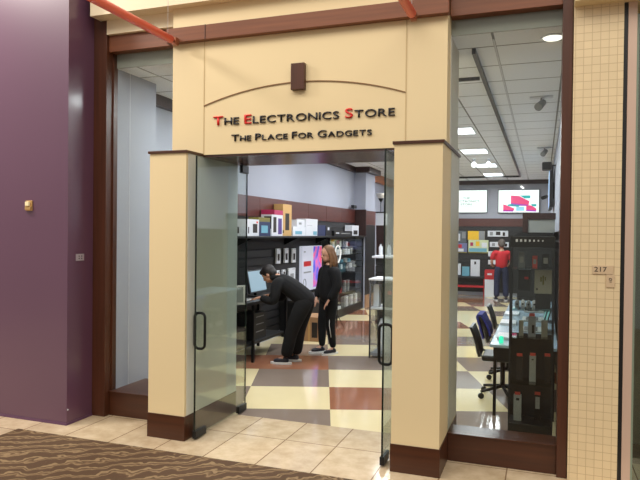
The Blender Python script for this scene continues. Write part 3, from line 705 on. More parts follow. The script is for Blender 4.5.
panel('poster', 'bright poster of a row of cars under the yellow poster', 'poster', -1.94, 1.18, -1.40, 1.55, mat('pale_print', (206, 214, 170), .5), [('print', .02, .04, .5, .14, LBLUE), ('print', .05, .2, .13, .3, MAG), ('print', .2, .2, .3, .33, YEL), ('print', .36, .16, .5, .3, WHITE), ('stripe', 0, 0, .54, .035, OLIVE)])
panel('poster', 'blue and violet car poster left of the bright poster', 'poster', -2.62, 1.18, -1.98, 1.46, mat('cool_print', (112, 118, 160), .5), [('print', .3, .04, .55, .12, WHITE), ('print', .4, .14, .5, .24, RED), ('stripe', 0, 0, .64, .03, OLIVE)])
def prow(x0, z0, x1, z1, lab):
    panel('pack_row', lab, 'package', x0, z0, x1, z1, WHITE, [('print', .06, .03, .14, z1-z0-.03, GREY), ('print', .22, .04, .34, z1-z0-.02, INK), ('print', .4, .02, .46, z1-z0-.04, INK)], .06)
prow(-1.42, 1.65, -.88, 1.81, 'row of white packs, top one right of the posters')
prow(-1.36, 1.36, -.86, 1.50, 'row of white packs, middle one right of the posters')
prow(-1.40, 1.10, -1.10, 1.24, 'short white pack row beside the red shirt')
prow(-1.40, .88, -1.15, 1.0, 'lowest short white pack row beside the red shirt')
panel('phone_display', 'large white dummy phone standing on the red shelf', 'display', -1.87, .54, -1.62, 1.0, WHITE, [('camera', .10, .33, .15, .41, INK)], .05, BY-.06)
panel('phone_display', 'smaller pale blue panel left of the large white dummy phone', 'display', -2.10, .54, -1.90, .80, LBLUE, (), .05, BY-.06)
panel('phone_display', 'white panel leftmost on the red shelf', 'display', -2.40, .56, -2.14, .88, WHITE, (), .05, BY-.06)
t = thing('red_shelf', 'low red shelf unit along the back wall', 'shelf', (-2.1, BY-.041, .0))
bx('board', (-.6, -.28, .24, .62, 0, .29), RED, t, .003); bx('board', (-.6, -.28, .49, .62, 0, .535), SLATB, t, .003)
for x in (-.6, .6): bx('side_panel', (x, -.27, 0, x+.02, 0, .53), RED, t)
t = thing('recycling_bin', 'red topped white bin standing right of the red shelf', 'bin', (-1.33, BY-.25, 0)); bx('body', (-.13, -.14, 0, .13, .14, .48), WHITE, t, .01); bx('lid', (-.135, -.145, .48, .135, .145, .74), RED, t, .01)
bx('label', (-.06, -.148, .6, .06, -.145, .65), WHITE, t)

# rack near the right pier edge, inside
t = thing('card_rack', 'slim chrome and black rack of cards just inside the right window edge', 'rack', (-1.80, 12.4, 0))
bm = bm_new(); lathe(bm, [(.12, 0), (.12, .02), (.02, .03)], 16); link('base', bm, BLACKM, t)
bm = bm_new(); tube(bm, (0, 0, .02), (0, 0, 1.35), .014); link('pole', bm, CHROME, t)
for k in range(5): bx('card_pocket', (-.1, -.06, .35+k*.2, .1, .06, .50+k*.2), [WHITE, GREY, SLATB, WHITE, LBLUE][k], t, .003)

# ------------------------------------------------------------------ right side: table, chairs
t = thing('bench_table', 'long table with a bluish white top along the right wall', 'table', (-.13, 7.5, 0))
bx('tabletop', (-.29, -1.93, .715, .27, 2.0, .74), mat('pale_top', (172, 196, 212), .2), t, .003)
bx('apron', (-.26, -1.90, .60, .25, 1.96, .715), BLACK, t)
for x in (-.272, .24):
    for y in (-1.5, .65, 1.8): bx('leg', (x-.014, y-.014, 0, x+.014, y+.014, .60), BLACKM, t)
def laptop(loc, rz, lab, scr):
    t = thing('laptop', lab, 'laptop', loc, rz, None)
    bx('base', (-.17, -.12, 0, .17, .12, .016), SILVER if scr else BLACK, t, .003); bx('keyboard', (-.14, -.08, .016, .14, .05, .018), INK, t)
    bm = bm_new(); box(bm, -.17, .11, .016, .17, .12, .23, bev=.002); bmesh.ops.rotate(bm, verts=bm.verts, cent=(0, .12, .016), matrix=Matrix.Rotation(-.25, 3, 'X')); link('lid', bm, BLACK, t)
    bm = bm_new(); box(bm, -.155, .107, .03, .155, .109, .22); bmesh.ops.rotate(bm, verts=bm.verts, cent=(0, .12, .016), matrix=Matrix.Rotation(-.25, 3, 'X')); link('screen', bm, emis('laptop_screen', (90, 170, 160), .7), t)
    return t
laptop((-.08, 6.55, .741), -PI/2, 'open silver laptop nearest the window on the bench table', True)
laptop((-.08, 7.35, .741), -PI/2, 'open silver laptop in the middle of the bench table', True)
laptop((-.08, 8.2, .741), -PI/2, 'open silver laptop at the far part of the bench table', True)
for k, (x, y, lab) in enumerate(((-.30, 6.0, 'white paper stack at the near end of the bench table'), (-.33, 6.95, 'white paper stack between the first two laptops'), (-.33, 7.75, 'white paper stack between the far two laptops'))):
    bm = bm_new(); box(bm, x-.08, y-.15, .741, x+.08, y+.15, .765); tag(link('paper_stack', bm, WHITE), lab, 'paper', 'paper stacks on the bench table')
bm = bm_new(); lathe(bm, [(.02, 0), (.02, .05), (.012, .06)], 12); tag(link('green_gadget', bm, emis('green_lit', (60, 230, 180), 1.2), None, Vector((-.33, 5.68, .741))), 'small glowing green gadget at the near end of the bench table', 'gadget')

def chair(loc, rz, lab, jacket=False):
    t = thing('office_chair', lab, 'chair', loc, rz, 'chairs pushed to the bench table')
    bm = bm_new(); box(bm, -.20, -.20, .40, .20, .20, .46, bev=.02); link('seat', bm, BLACK, t)
    bm = bm_new()   # curved backrest, chair faces +Y
    prof = []
    for i in range(9):
        z = .44+.30*i/8; prof.append((-.21-.09*(i/8)**1.5, z))
    poly = [(y, z) for y, z in prof]+[(y-.028, z) for y, z in prof[::-1]]
    prism(bm, poly, -.19, .19, axis='X'); link('backrest', bm, BLACK, t)
    bm = bm_new(); path(bm, [(-.17, -.16, .43), (-.17, -.24, .47), (-.17, -.30, .72), (.17, -.30, .72), (.17, -.24, .47), (.17, -.16, .43)], .011); link('back_frame', bm, GREY, t)
    bm = bm_new(); tube(bm, (0, 0, .1), (0, 0, .40), .025); link('column', bm, BLACKM, t)
    for k in range(5):
        a = k*2*PI/5+.3; c, s = math.cos(a), math.sin(a)
        bm = bm_new(); tube(bm, (0, 0, .12), (.25*c, .25*s, .075), .02, .014); l = link('base_leg', bm, BLACKM, t)
        bm = bm_new(); tube(bm, (.25*c-.012*s, .25*s+.012*c, .03), (.25*c+.012*s, .25*s-.012*c, .03), .03); link('caster', bm, BLACK, l)
    if jacket:
        j = thing('blue_jacket', 'blue jacket hanging over the back of the middle office chair', 'jacket', loc, rz)
        bm = bm_new(); poly = [(-.185, .52), (-.20, .60), (-.25, .70), (-.285, .765), (-.345, .765), (-.36, .735), (-.325, .62), (-.285, .48), (-.265, .48), (-.30, .62), (-.335, .742), (-.30, .744), (-.275, .70), (-.225, .60), (-.205, .52)]
        prism(bm, poly, -.2, .2, axis='X'); link('cloth', bm, BLUE, j)
    return t
chair((-.37, 6.70, 0), -PI/2, 'black office chair nearest the window at the bench table')
chair((-.36, 7.6, 0), -PI/2, 'black office chair with a blue jacket, middle one at the bench table', True)
chair((-.36, 8.7, 0), -PI/2, 'black office chair farthest along the bench table')

# tall slatted unit at the far end of the table with brown framed box
t = thing('tall_slat_unit', 'tall dark slatted unit at the far end of the bench table', 'shelf', (-.09, 10.1, 0))
bm = bm_new()
for i in range(14): box(bm, -.26, -.2, .02+i*.122, .24, -.17, .02+i*.122+.108)
link('slat_front', bm, SLATB, t); bx('body', (-.26, -.17, 0, .24, .2, 1.74), BLACK, t); bx('header', (-.27, -.215, 1.62, .25, -.2, 1.74), BLACK, t)
t = thing('notice_board', 'grey panel in a thick brown wooden frame on top of the tall slatted unit', 'frame', (-.09, 10.1, 1.742))
bx('panel', (-.12, -.03, 0, .27, .03, .20), mat('grey_panel', (150, 152, 146), .6), t); bx('frame', (-.20, -.05, 0, -.12, .05, .30), DARKW, t, .003); bx('frame', (-.12, -.05, .20, .28, .05, .30), DARKW, t, .003)

# ------------------------------------------------------------------ glass display tower behind the right window
TX0, TX1, TY0, TY1 = -.247, .099, 5.30, 5.56
t = thing('display_tower', 'tall black framed glass display tower behind the right window', 'display case', ((TX0+TX1)/2, (TY0+TY1)/2, 0))
hw, hd = (TX1-TX0)/2, (TY1-TY0)/2
bx('plinth', (-hw, -hd, 0, hw, hd, .15), BLACK, t, .003); bx('header', (-hw, -hd, 1.60, hw, hd, 1.69), BLACK, t, .003)
FR = mat('tower_frame', (52, 56, 60), .35, .5)
for x in (-hw, hw-.014):
    for y in (-hd, hd-.014): bx('post', (x, y, .15, x+.014, y+.014, 1.60), FR, t)
for z in (.47, .85, 1.08, 1.42): bx('shelf', (-hw+.012, -hd+.012, z, hw-.012, hd-.012, z+.007), glass('shelf_glass', (.82, .88, .86), 1.5, .06), t)
bx('pane', (-hw+.014, -hd+.002, .15, hw-.014, -hd+.006, 1.60), CGLASS, t); bx('pane', (-hw+.002, -hd+.014, .15, -hw+.006, hd-.014, 1.60), CGLASS, t)
bx('back_panel', (-hw+.014, hd-.008, .15, hw-.014, hd-.002, .86), mat('shade_sheet', (40, 42, 46), .5), t); bx('pane', (-hw+.014, hd-.006, .87, hw-.014, hd-.002, 1.60), CGLASS, t)  # dark lower sheet added to give the dim look through the tower
for i in range(7):
    s = .022-.0016*i; bx('icon', (-.13+i*.034, -hd-.002, 1.655-s/2, -.13+i*.034+s*.8, -hd, 1.655+s/2), WHITE, t)
def tower_item(name, lab, px, z, w, h, d, y, m, tagged=False, extra=()):
    q = thing(name, lab, 'package', (px, y, z)); bx('carton', (-w/2, -d/2, 0, w/2, d/2, h), m, q, .002)
    for nm, a, b, c, e, mm in extra: bx(nm, (a-w/2, -d/2-.002, b, c-w/2, -d/2, e), mm, q)
    if tagged: bx('price_tag', (-.022, -d/2-.004, h+.002, .022, -d/2+.004, h+.026), TAG, q)
    return q
tower_item('boxed_gadget', 'slim silver box with red tag, bottom left of the display tower', -.175, .151, .062, .215, .04, 5.40, SILVER, True, [('print', .02, .17, .045, .19, INK)])
tower_item('boxed_gadget', 'small grey pack with red tag, bottom right of the display tower', -.018, .151, .05, .215, .04, 5.46, SLATB, True, [('print', .008, .10, .042, .2, SILVER)])
tower_item('boxed_gadget', 'small dark pack with red tag, left on the second level of the display tower', -.165, .478, .05, .2, .04, 5.46, SLATB, True)
tower_item('boxed_gadget', 'tall silver box with red tag, middle of the second level of the display tower', -.06, .478, .052, .215, .04, 5.44, SILVER, True, [('print', .018, .18, .034, .19, INK)])
tower_item('boxed_gadget', 'dark pack with red tag, right on the second level of the display tower', .055, .478, .045, .215, .04, 5.46, SLATB, True)
tower_item('boxed_gadget', 'pale slim pack, left on the third level of the display tower', -.155, .858, .036, .13, .03, 5.42, mat('beige_pack', (150, 146, 132), .5))
tower_item('boxed_gadget', 'silver box with red tag, middle of the third level of the display tower', -.07, .858, .06, .17, .04, 5.40, GREY, True, [('print', .03, .03, .05, .1, SLATB)])
tower_item('boxed_gadget', 'pale pack, right on the third level of the display tower', .028, .858, .05, .14, .03, 5.42, mat('beige_pack', (150, 146, 132), .5))
tower_item('boxed_gadget', 'large white carton with a dark emblem, upper right of the display tower', .012, 1.215, .135, .20, .08, 5.46, mat('carton_white', (168, 166, 152), .5), False, [('emblem', .045, .10, .058, .14, OLIVE), ('emblem', .062, .075, .075, .15, OLIVE), ('emblem', .08, .11, .09, .14, OLIVE), ('mark', .015, .03, .027, .045, INK)])
tower_item('boxed_gadget', 'grey box carrying the large white carton in the display tower', .012, 1.088, .12, .125, .08, 5.46, SLATB)
tower_item('boxed_gadget', 'black boxed product, upper left of the display tower', -.135, 1.23, .10, .18, .06, 5.48, BLACK, False, [('print', .05, .10, .08, .12, RED)])
for k in range(4):
    q = thing('clear_gadget', 'small clear and black gadget on the middle shelf of the display tower', 'gadget', (-.19+k*.045, 5.42+.02*(k % 2), 1.088), 0, 'clear gadgets in the display tower')
    bm = bm_new(); lathe(bm, [(.015, 0), (.02, .02), (.018, .05), (.008, .07)], 12); link('body', bm, WHITE if k % 2 else GREY, q)
    bm = bm_new(); tube(bm, (0, -.018, .035), (0, -.026, .035), .008); link('lens', bm, BLACK, q)
for k, (x, w_, h_, m_, lab) in enumerate(((-.16, .05, .13, GREY, 'small grey card pack at the left of the top shelf of the display tower'), (-.055, .04, .10, TAG, 'small coral card pack on the top shelf of the display tower'), (.03, .06, .12, SLATB, 'dark card pack at the right of the top shelf of the display tower'))):
    q = thing('card_pack', lab, 'package', (x, 5.46, 1.428)); bx('card', (-w_/2, -.01, 0, w_/2, .01, h_), m_, q, .002); bx('picture', (-w_*.3, -.0115, h_*.3, w_*.3, -.01, h_*.7), SILVER, q)

# ------------------------------------------------------------------ ceiling equipment
ys = [(8.78, 9.38), (11.05, 11.68), (13.38, 14.08), (15.5, 16.25)]
def troffer(x0, x1, ya, yb, lab, en=None):
    t = thing('ceiling_light', lab, 'light', ((x0+x1)/2, (ya+yb)/2, ZC), 0, None); w, h = (x1-x0)/2, (yb-ya)/2
    bm = bm_new()
    box(bm, -w, -h, -.012, w, -h+.02, 0); box(bm, -w, h-.02, -.012, w, h, 0); box(bm, -w, -h+.02, -.012, -w+.02, h-.02, 0); box(bm, w-.02, -h+.02, -.012, w, h-.02, 0)
    link('frame', bm, WHITE, t); bx('diffuser', (-w+.02, -h+.02, -.008, w-.02, h-.02, -.001), emis('troffer', (245, 250, 255), 4.), t)
    l = bpy.data.lights.new('troffer_light', 'AREA'); l.shape = 'RECTANGLE'; l.size = 2*w-.06; l.size_y = 2*h-.06; l.energy = en or LE; l.color = (.93, .97, 1.0)
    o = bpy.data.objects.new('troffer_light', l); C.objects.link(o); o.parent = t; o.location = (0, 0, -.02)
LE = 38
nm = ['nearest', 'second nearest', 'third nearest', 'farthest']
for i, (a, b) in enumerate(ys): troffer(-1.40, -.93, a, b, f'square white ceiling light, {nm[i]} in the row seen through the right window')
for i, (a, b) in enumerate(((6.4, 7.0), (8.9, 9.5), (11.4, 12.0), (14.4, 15.0))):
    troffer(-3.0, -2.4, a, b, f'square white ceiling light, {nm[i]} in the row over the left aisle')
for x0, lab in ((-3.1, 'left'), (-1.7, 'right')): troffer(x0, x0+.6, 5.45, 6.05, f'square white ceiling light added unseen just inside the doorway, {lab} one of two', 15)  # unseen pair behind the lintel, added to brighten the front floor and ceiling
tr = thing('track_rail', 'long dark lighting track under the shop ceiling', 'track', (-.54, 5.1, ZC))
bx('rail', (-.015, 0, -.045, .015, 11.2, 0), BLACK, tr); bx('rail', (-1.8, 11.2, -.045, .015, 11.23, 0), BLACK, tr)
bx('rail', (-.35, .92, -.03, -.04, .95, 0), BLACK, tr)
def spot(loc, lab, m, big=1.):
    t = thing('spotlight', lab, 'light', loc, 0)
    bx('mount_bar', (-.12*big, -.04, -.015, .12*big, .04, 0), WHITE, t, .003)
    bm = bm_new(); tube(bm, (0, 0, -.015), (0, 0, -.07), .01); link('stem', bm, GREY, t)
    bm = bm_new(); tube(bm, (.02, .0, -.06), (-.03, -.1, -.13), .034*big, .044*big, 16); link('lamp_head', bm, m, t)
    return t
spot((-.03, 7.1, ZC), 'grey spotlight on a white bar, nearer one by the right wall', GREY)
spot((.02, 11.2, ZC), 'grey spotlight on a bar, farther one by the right wall', GREY)
for x, lab in ((-1.30, 'left of two round white ceiling spots'), (-1.02, 'right of two round white ceiling spots')):
    t = thing('round_spot', lab, 'light', (x, 12.6, ZC)); bm = bm_new(); tube(bm, (0, 0, 0), (0, 0, -.05), .03); link('stem', bm, WHITE, t)
    bm = bm_new(); ball(bm, (0, 0, -.11), (.055, .055, .06)); link('bulb', bm, emis('bulb', (250, 252, 255), 2.), t)
t = thing('downlight', 'oval recessed downlight at the top of the right window', 'light', (.055, 4.99, ZC)); bm = bm_new(); lathe(bm, [(.075, -.002), (.06, -.016), (.03, -.02)], 24); link('lens', bm, emis('downl', (255, 250, 235), 1.6), t)
bm = bm_new(); lathe(bm, [(.09, 0), (.09, -.006), (.076, -.008), (.076, 0)], 24); link('trim_ring', bm, WHITE, t)
t = thing('wall_speaker', 'dark grey loudspeaker on an arm high on the right wall', 'speaker', (.20, 11.2, 2.86))
bm = bm_new(); tube(bm, (0, 0, .03), (-.07, 0, .03), .012); link('arm', bm, BLACKM, t)
bm = bm_new(); box(bm, -.22, -.13, -.05, -.06, .13, .08, bev=.02); link('cabinet', bm, SLATB, t)
t = thing('side_screen', 'slim screen seen edge-on, mounted high on the right wall', 'screen', (.20, 12.6, 2.2)); bx('bezel', (-.09, -1.0, 0, -.03, 1.0, .75), BLACK, t, .004); bx('screen', (-.093, -.97, .03, -.09, .97, .72), emis('side_scr', (150, 190, 240), .8), t); bx('mount', (-.03, -.2, .2, 0, .2, .5), BLACKM, t)
t = thing('security_camera', 'small dark security camera on the right wall below the loudspeaker', 'camera', (.2, 15.4, 2.62)); bm = bm_new(); tube(bm, (0, 0, 0), (-.14, 0, .0), .015); tube(bm, (-.12, .06, -.01), (-.2, -.12, -.05), .045); link('body', bm, BLACK, t)
t = thing('sprinkler_head', 'tiny dark sprinkler under the ceiling near the right pier', 'sprinkler', (-1.06, 8.0, ZC)); bm = bm_new(); tube(bm, (0, 0, 0), (0, 0, -.05), .01); lathe(bm, [(.025, -.055), (.025, -.05)], 12); link('body', bm, BLACKM, t)

# ------------------------------------------------------------------ people
SKIN = mat('skin', (196, 148, 122), .5); HAIRB = mat('hair_blonde', (116, 82, 54), .6, var=.25, scale=40); HAIRD = mat('hair_dark', (26, 20, 20), .6); HAIRG = mat('hair_grey', (88, 78, 72), .7)
JACK = mat('jacket_black', (10, 10, 13), .95, bump=.2, scale=14); TROU = mat('trousers_black', (8, 8, 10), .95); JEAN = mat('jeans_navy', (36, 42, 70), .85); REDS = mat('shirt_red', (190, 34, 44), .8)
SHOE = mat('shoe_dark', (30, 30, 42), .5); SOLE = mat('shoe_sole', (225, 225, 222), .6); COLLAR = mat('fur_collar', (150, 136, 116), .95, bump=.5, scale=60)
def skin_mesh(verts, edges, radii, root=0, sub=2):
    me = bpy.data.meshes.new('sk'); me.from_pydata([tuple(v) for v in verts], edges, []); ob = bpy.data.objects.new('sk', me); C.objects.link(ob)
    ob.modifiers.new('s', 'SKIN'); ob.modifiers['s'].use_smooth_shade = True
    sv = me.skin_vertices[0].data
    for i, r in enumerate(radii):
        sv[i].radius = (r, r) if isinstance(r, (int, float)) else r
        sv[i].use_root = (i == root)
    m = ob.modifiers.new('u', 'SUBSURF'); m.levels = sub; m.render_levels = sub
    bpy.context.view_layer.update()
    out = bpy.data.meshes.new_from_object(ob.evaluated_get(bpy.context.evaluated_depsgraph_get()))
    bpy.data.objects.remove(ob); bpy.data.meshes.remove(me)
    return out
def chain_mesh(pts, radii, sub=2): return skin_mesh(pts, [(i, i+1) for i in range(len(pts)-1)], radii, 0, sub)
def remesh(bm, vox, smooth=3):
    me = bpy.data.meshes.new('rm'); bm.to_mesh(me); bm.free(); ob = bpy.data.objects.new('rm', me); C.objects.link(ob)
    m = ob.modifiers.new('r', 'REMESH'); m.mode = 'VOXEL'; m.voxel_size = vox; m.use_smooth_shade = True
    s = ob.modifiers.new('sm', 'SMOOTH'); s.iterations = smooth
    bpy.context.view_layer.update()
    out = bpy.data.meshes.new_from_object(ob.evaluated_get(bpy.context.evaluated_depsgraph_get()))
    bpy.data.objects.remove(ob); bpy.data.meshes.remove(me)
    b = bm_new(); b.from_mesh(out); bpy.data.meshes.remove(out)
    for f in b.faces: f.smooth = True
    return b
def addm(bm, me): bm.from_mesh(me); bpy.data.meshes.remove(me)
def head_xf(c, rx):   # head frame: local +Y = face direction, pitched down by rx
    m = Matrix.Rotation(-rx, 4, 'X'); m.translation = Vector(c); return m
def ball_x(bm, xf, c, r, sub=2):
    for v in ball(bm, c, r, sub): v.co = xf@v.co
def hand(bm, wrist, d, side, s=1.):
    """palm, four fingers and a thumb; d = direction the hand points"""
    w = Vector(wrist); d = Vector(d).normalized(); lat = d.cross(Vector((0, 0, 1)))
    if lat.length < .2: lat = Vector((0, 1, 0))*side
    lat.normalize(); nrm = lat.cross(d).normalized()
    addm(bm, skin_mesh([w-d*.01, w+d*.04*s, w+d*.085*s], [(0, 1), (1, 2)], [(.024*s, .02*s), (.036*s, .016*s), (.036*s, .014*s)], 0, 1))
    for k, ln in enumerate((.062, .072, .066, .052)):
        b0 = w+d*.08*s+lat*(-.030+.020*k)*s
        addm(bm, chain_mesh([b0-d*.02, b0, b0+(d*.55-nrm*.1)*ln*s, b0+(d*.9-nrm*.35)*ln*s], [.0085*s]*3+[.007*s], 1))
    b0 = w+d*.02*s-lat*.03*s
    addm(bm, chain_mesh([b0, b0+(d*.03-lat*.02-nrm*.008)*s, b0+(d*.06-lat*.025-nrm*.018)*s], [.011*s, .010*s, .008*s], 1))
def person(name, lab, loc, rz, J, s, outfit):
    """J: joints in a frame where +Y is forward; s: body scale; outfit: dict"""
    t = thing(name, lab, 'person', loc, rz)
    V = {k: Vector(v) for k, v in J.items()}
    w = 1. if outfit.get('male') else .88; jw = outfit.get('jw', 1.); lw_ = outfit.get('lw', 1.)
    def limb(names, rad, sub=2): return chain_mesh([V[n] if isinstance(n, str) else n for n in names], [r*s if isinstance(r, (int, float)) else (r[0]*s, r[1]*s) for r in rad], sub)
    hc = V['head']; xf = head_xf(hc, outfit.get('nod', 0)); hs = .112*s/.112*.112
    # body
    b = bm_new()
    spine = [V['pelvis'], V['waist'], V['chest'], V['neckb'], V['neck']]
    addm(b, limb(spine, [(.13*w, .10), (.115*w, .085), (.145*w, .10), (.06, .06), (.05, .052)]))
    for sd in 'LR':
        addm(b, limb(['chest', 'sh'+sd, 'el'+sd, 'wr'+sd], [.07, .048, .036, .024]))
        addm(b, limb(['pelvis', 'hip'+sd, 'kn'+sd, 'an'+sd], [.09, .078, .05, .035]))
        addm(b, limb(['an'+sd, 'to'+sd], [.035, .03]))
    ball_x(b, xf, (0, -.008*s, .02*s), (.076*s, .094*s, .094*s), 3)      # cranium
    ball_x(b, xf, (0, .022*s, -.045*s), (.056*s, .066*s, .072*s), 3)     # jaw and face
    ball_x(b, xf, (0, .088*s, -.022*s), (.012*s, .022*s, .024*s), 2)     # nose
    ball_x(b, xf, (0, .078*s, -.070*s), (.022*s, .012*s, .010*s), 2)     # mouth
    for x in (-.076, .076): ball_x(b, xf, (x*s, -.008*s, -.01*s), (.010*s, .018*s, .032*s), 2)
    nk = chain_mesh([V['neck'], xf@Vector((0, -.01*s, -.04*s))], [.05*s, .05*s]); addm(b, nk)
    for sd, sg in (('L', -1), ('R', 1)): hand(b, V['wr'+sd], V['wr'+sd]-V['el'+sd] if not outfit.get('hd') else Vector(outfit['hd']), sg, s)
    b = remesh(b, .0065, 2)
    link('body', b, SKIN, t)
    for x in (-.028, .028):
        e = bm_new(); ball_x(e, xf, (x*s, .080*s, -.002*s), (.011*s, .007*s, .006*s), 2); link('eye', e, INK, t)
    # trousers
    b = bm_new(); addm(b, limb(['pelvis', 'waist'], [(.155*w, .122), (.13*w, .105)]))
    for sd in 'LR': addm(b, limb(['pelvis', 'hip'+sd, 'kn'+sd, 'an'+sd], [.115, .105*w*lw_, .076*w*lw_, outfit.get('cuff', .056)]))
    b = remesh(b, .012); tr_ = link('trousers', b, outfit['legs'], t)
    if outfit.get('stripe'):
        for sd, sg in (('L', -1), ('R', 1)):
            if sd in outfit['stripe']:
                q = bm_new(); a, k_, n_ = V['hip'+sd].lerp(V['kn'+sd], .55), V['kn'+sd], V['an'+sd]
                off = Vector(outfit['soff'])
                path(q, [a.lerp(k_, i/4)+off*.082*s*w for i in range(4)]+[k_.lerp(n_, i/4)+off*(.078-.006*i)*s*w for i in range(3)], .005, 6)
                link('side_stripe', q, SOLE, tr_)
    # jacket / shirt
    b = bm_new(); hem = V['pelvis'].lerp(V['waist'], outfit.get('hem', -.3))
    addm(b, limb([hem, 'waist', 'chest', 'neckb'], [(.168*w*jw, .135*jw), (.15*w*jw, .125*jw), (.18*w*jw, .135), (.085, .085)]))
    for sd in 'LR':
        ends = ['chest', 'sh'+sd, 'el'+sd, 'wr'+sd] if not outfit.get('short') else ['chest', 'sh'+sd, V['sh'+sd].lerp(V['el'+sd], .85)]
        addm(b, limb(ends, [.1, .08*jw, .062*jw, .046*jw] if not outfit.get('short') else [.1, .078, .07]))
    b = remesh(b, .012); link(outfit.get('topname', 'jacket'), b, outfit['top'], t)
    if outfit.get('collar'):
        b = bm_new(); lathe(b, [(.06, -.05), (.095, -.03), (.10, .0), (.085, .03), (.055, .03)], 18, tuple(V['neckb']+Vector((0, -.01, -.035 if outfit['hair'] == 'long' else 0)))); b = remesh(b, .012); link('collar', b, outfit['collar'], t)
    # hair
    b = bm_new()
    if outfit['hair'] == 'long':
        ball_x(b, xf, (0, -.030*s, .036*s), (.088*s, .096*s, .092*s), 3)
        for x in (-.062, -.03, 0, .03, .062):
            y = -.085 if abs(x) < .05 else -.03
            p = [xf@Vector((x*s, (y+.01)*s, .05*s)), xf@Vector((x*1.25*s, (y-.01)*s, -.05*s)), xf@Vector((x*1.35*s, (y-.005)*s, -.14*s)), xf@Vector((x*1.2*s, (y+.01)*s, -.24*s))]
            addm(b, chain_mesh(p, [.034*s, .036*s, .034*s, .018*s]))
        for x in (-.078, .078):
            p = [xf@Vector((x*.6*s, .005*s, .08*s)), xf@Vector((x*1.12*s, .005*s, -.0*s)), xf@Vector((x*1.2*s, .015*s, -.11*s)), xf@Vector((x*1.1*s, .05*s, -.24*s))]
            addm(b, chain_mesh(p, [.020*s, .022*s, .026*s, .016*s]))
    else:
        ball_x(b, xf, (0, -.024*s, .030*s), (.088*s, .100*s, .096*s), 3)
        ball_x(b, xf, (0, -.055*s, -.015*s), (.078*s, .062*s, .080*s), 3)
        ball_x(b, xf, (0, .045*s, .075*s), (.058*s, .045*s, .035*s), 2)
    b = remesh(b, .009, 2); link('hair', b, outfit['hairm'], t)
    # shoes
    for sd in 'LR':
        a, o = V['an'+sd], V['to'+sd]; dr = Vector((o.x-a.x, o.y-a.y, 0)).normalized()
        b = bm_new(); heel = Vector((a.x, a.y, .045*s))-dr*.05*s; toe = Vector((a.x, a.y, .038*s))+dr*.17*s
        addm(b, chain_mesh([heel, heel.lerp(toe, .35)+Vector((0, 0, .012)), heel.lerp(toe, .7), toe], [(.036*s, .04*s), (.04*s, .045*s), (.043*s, .036*s), (.034*s, .026*s)])); addm(b, chain_mesh([Vector(a)+Vector((0, 0, .02)), heel.lerp(toe, .3)], [.042*s, .04*s]))
        for v in b.verts: v.co.z = max(v.co.z, .016)
        sh_ = link('shoe', b, SHOE, t)
        b = bm_new(); pts_ = []
        lt = Vector((-dr.y, dr.x, 0))
        for k in range(16):
            an = k*PI/8; pts_.append(heel.lerp(toe, .5)+dr*math.cos(an)*.145*s+lt*math.sin(an)*.047*s)
        A = [b.verts.new((p.x, p.y, .0015)) for p in pts_]; B = [b.verts.new((p.x, p.y, .026)) for p in pts_]
        b.faces.new(A[::-1]); b.faces.new(B)
        for k in range(16): b.faces.new((A[k], A[(k+1) % 16], B[(k+1) % 16], B[k]))
        link('sole', b, SOLE, sh_)
    return t
# blonde person standing, turned to the left
Jw = dict(pelvis=(0, 0, .80), waist=(0, .005, .95), chest=(0, 0, 1.12), neckb=(0, -.005, 1.255), neck=(0, .0, 1.29), head=(0, .03, 1.405),
          shL=(-.16, -.01, 1.19), shR=(.16, -.01, 1.19), elL=(-.235, -.01, .95), elR=(.235, -.01, .95), wrL=(-.18, .10, .77), wrR=(.18, .10, .77),
          hipL=(-.08, 0, .76), hipR=(.08, 0, .76), knL=(-.085, .02, .42), knR=(.09, .05, .42), anL=(-.08, -.04, .08), anR=(.09, .05, .08), toL=(-.10, .10, .03), toR=(.11, .18, .03))
person('person', 'standing person with long blonde-brown hair, black jacket and striped black trousers', (-2.82, 8.20, 0), math.radians(138), Jw, .97,
       dict(jw=1.2, lw=1.12, legs=TROU, top=JACK, hair='long', hairm=HAIRB, hem=-.75, cuff=.05, nod=.25, collar=JACK, stripe='L', soff=(-.75, .6, 0)))
# bending person
Jm = dict(pelvis=(0, -.26, .83), waist=(0, -.15, .92), chest=(0, .03, 1.04), neckb=(0, .15, 1.115), neck=(0, .18, 1.125), head=(0, .255, 1.15),
          shL=(-.17, .09, 1.07), shR=(.17, .09, 1.07), elL=(-.23, .10, .80), elR=(.23, .12, .80), wrL=(-.17, .31, .86), wrR=(.16, .31, .86),
          hipL=(-.09, -.25, .80), hipR=(.09, -.25, .80), knL=(-.10, -.10, .44), knR=(.10, -.15, .44), anL=(-.10, -.02, .08), anR=(.11, -.10, .08), toL=(-.11, .12, .03), toR=(.12, .04, .03))
person('person', 'dark-haired person in black bending over the table towards the monitor', (-3.13, 7.42, 0), math.radians(97), Jm, .98,
       dict(jw=1.12, lw=1.22, male=True, legs=TROU, top=JACK, hair='short', hairm=HAIRD, hem=-.9, nod=.75, cuff=.085, collar=JACK, hd=(0, 1, -.25)))
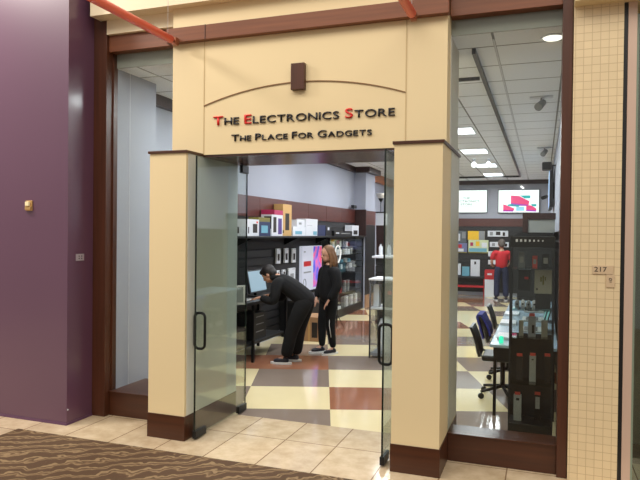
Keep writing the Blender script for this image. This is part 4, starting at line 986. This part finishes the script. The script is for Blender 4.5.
# person in red, seen from behind
Jr = dict(pelvis=(0, 0, .86), waist=(0, .0, 1.0), chest=(0, -.01, 1.17), neckb=(0, -.0, 1.31), neck=(0, .01, 1.35), head=(0, .03, 1.455),
          shL=(-.19, -.01, 1.25), shR=(.19, -.01, 1.25), elL=(-.25, .0, 1.0), elR=(.24, .02, 1.0), wrL=(-.20, .18, .92), wrR=(.20, .18, .92),
          hipL=(-.09, 0, .82), hipR=(.09, 0, .82), knL=(-.11, .02, .46), knR=(.11, .02, .46), anL=(-.12, -.02, .08), anR=(.12, -.02, .08), toL=(-.14, .13, .03), toR=(.14, .13, .03))
person('person', 'person in a red shirt and navy jeans seen from behind at the back wall', (-.98, 16.55, 0), math.radians(12), Jr, 1.05,
       dict(male=True, legs=JEAN, top=REDS, topname='shirt', hair='short', hairm=HAIRG, hem=-.35, nod=.25, cuff=.075, short=True))

# ------------------------------------------------------------------ light
W = bpy.data.worlds.new('world'); S.world = W; W.use_nodes = True
bg = W.node_tree.nodes['Background']; nt = W.node_tree
tc = nt.nodes.new('ShaderNodeTexCoord'); sp = nt.nodes.new('ShaderNodeSeparateXYZ'); rp = nt.nodes.new('ShaderNodeValToRGB')
nt.links.new(tc.outputs['Generated'], sp.inputs[0]); nt.links.new(sp.outputs['Z'], rp.inputs[0]); nt.links.new(rp.outputs[0], bg.inputs['Color'])
rp.color_ramp.elements[0].position = 0; rp.color_ramp.elements[0].color = (.34, .31, .28, 1)
rp.color_ramp.elements[1].position = .5; rp.color_ramp.elements[1].color = (1, .95, .88, 1)
bg.inputs['Strength'].default_value = 1.02
def area(name, loc, rot, sx, sy_, e, col):
    l = bpy.data.lights.new(name, 'AREA'); l.shape = 'RECTANGLE'; l.size = sx; l.size_y = sy_; l.energy = e; l.color = col
    o = bpy.data.objects.new(name, l); C.objects.link(o); o.location = loc; o.rotation_euler = rot
    return o
area('mall_skylight', (-1.5, .6, 6.8), (math.radians(18), 0, 0), 9, 3.2, 300, (1., .93, .82))
area('purple_wall_fill', (-5.8, 3.0, 4.9), (math.radians(30), 0, math.radians(-8)), .9, .35, 120, (1., .92, .84))  # unseen lamp added to lift the upper part of the purple wall
S.view_settings.view_transform = 'Standard'; S.view_settings.look = 'None'; S.view_settings.gamma = 1; S.view_settings.use_curve_mapping = False
S.view_settings.exposure = 0
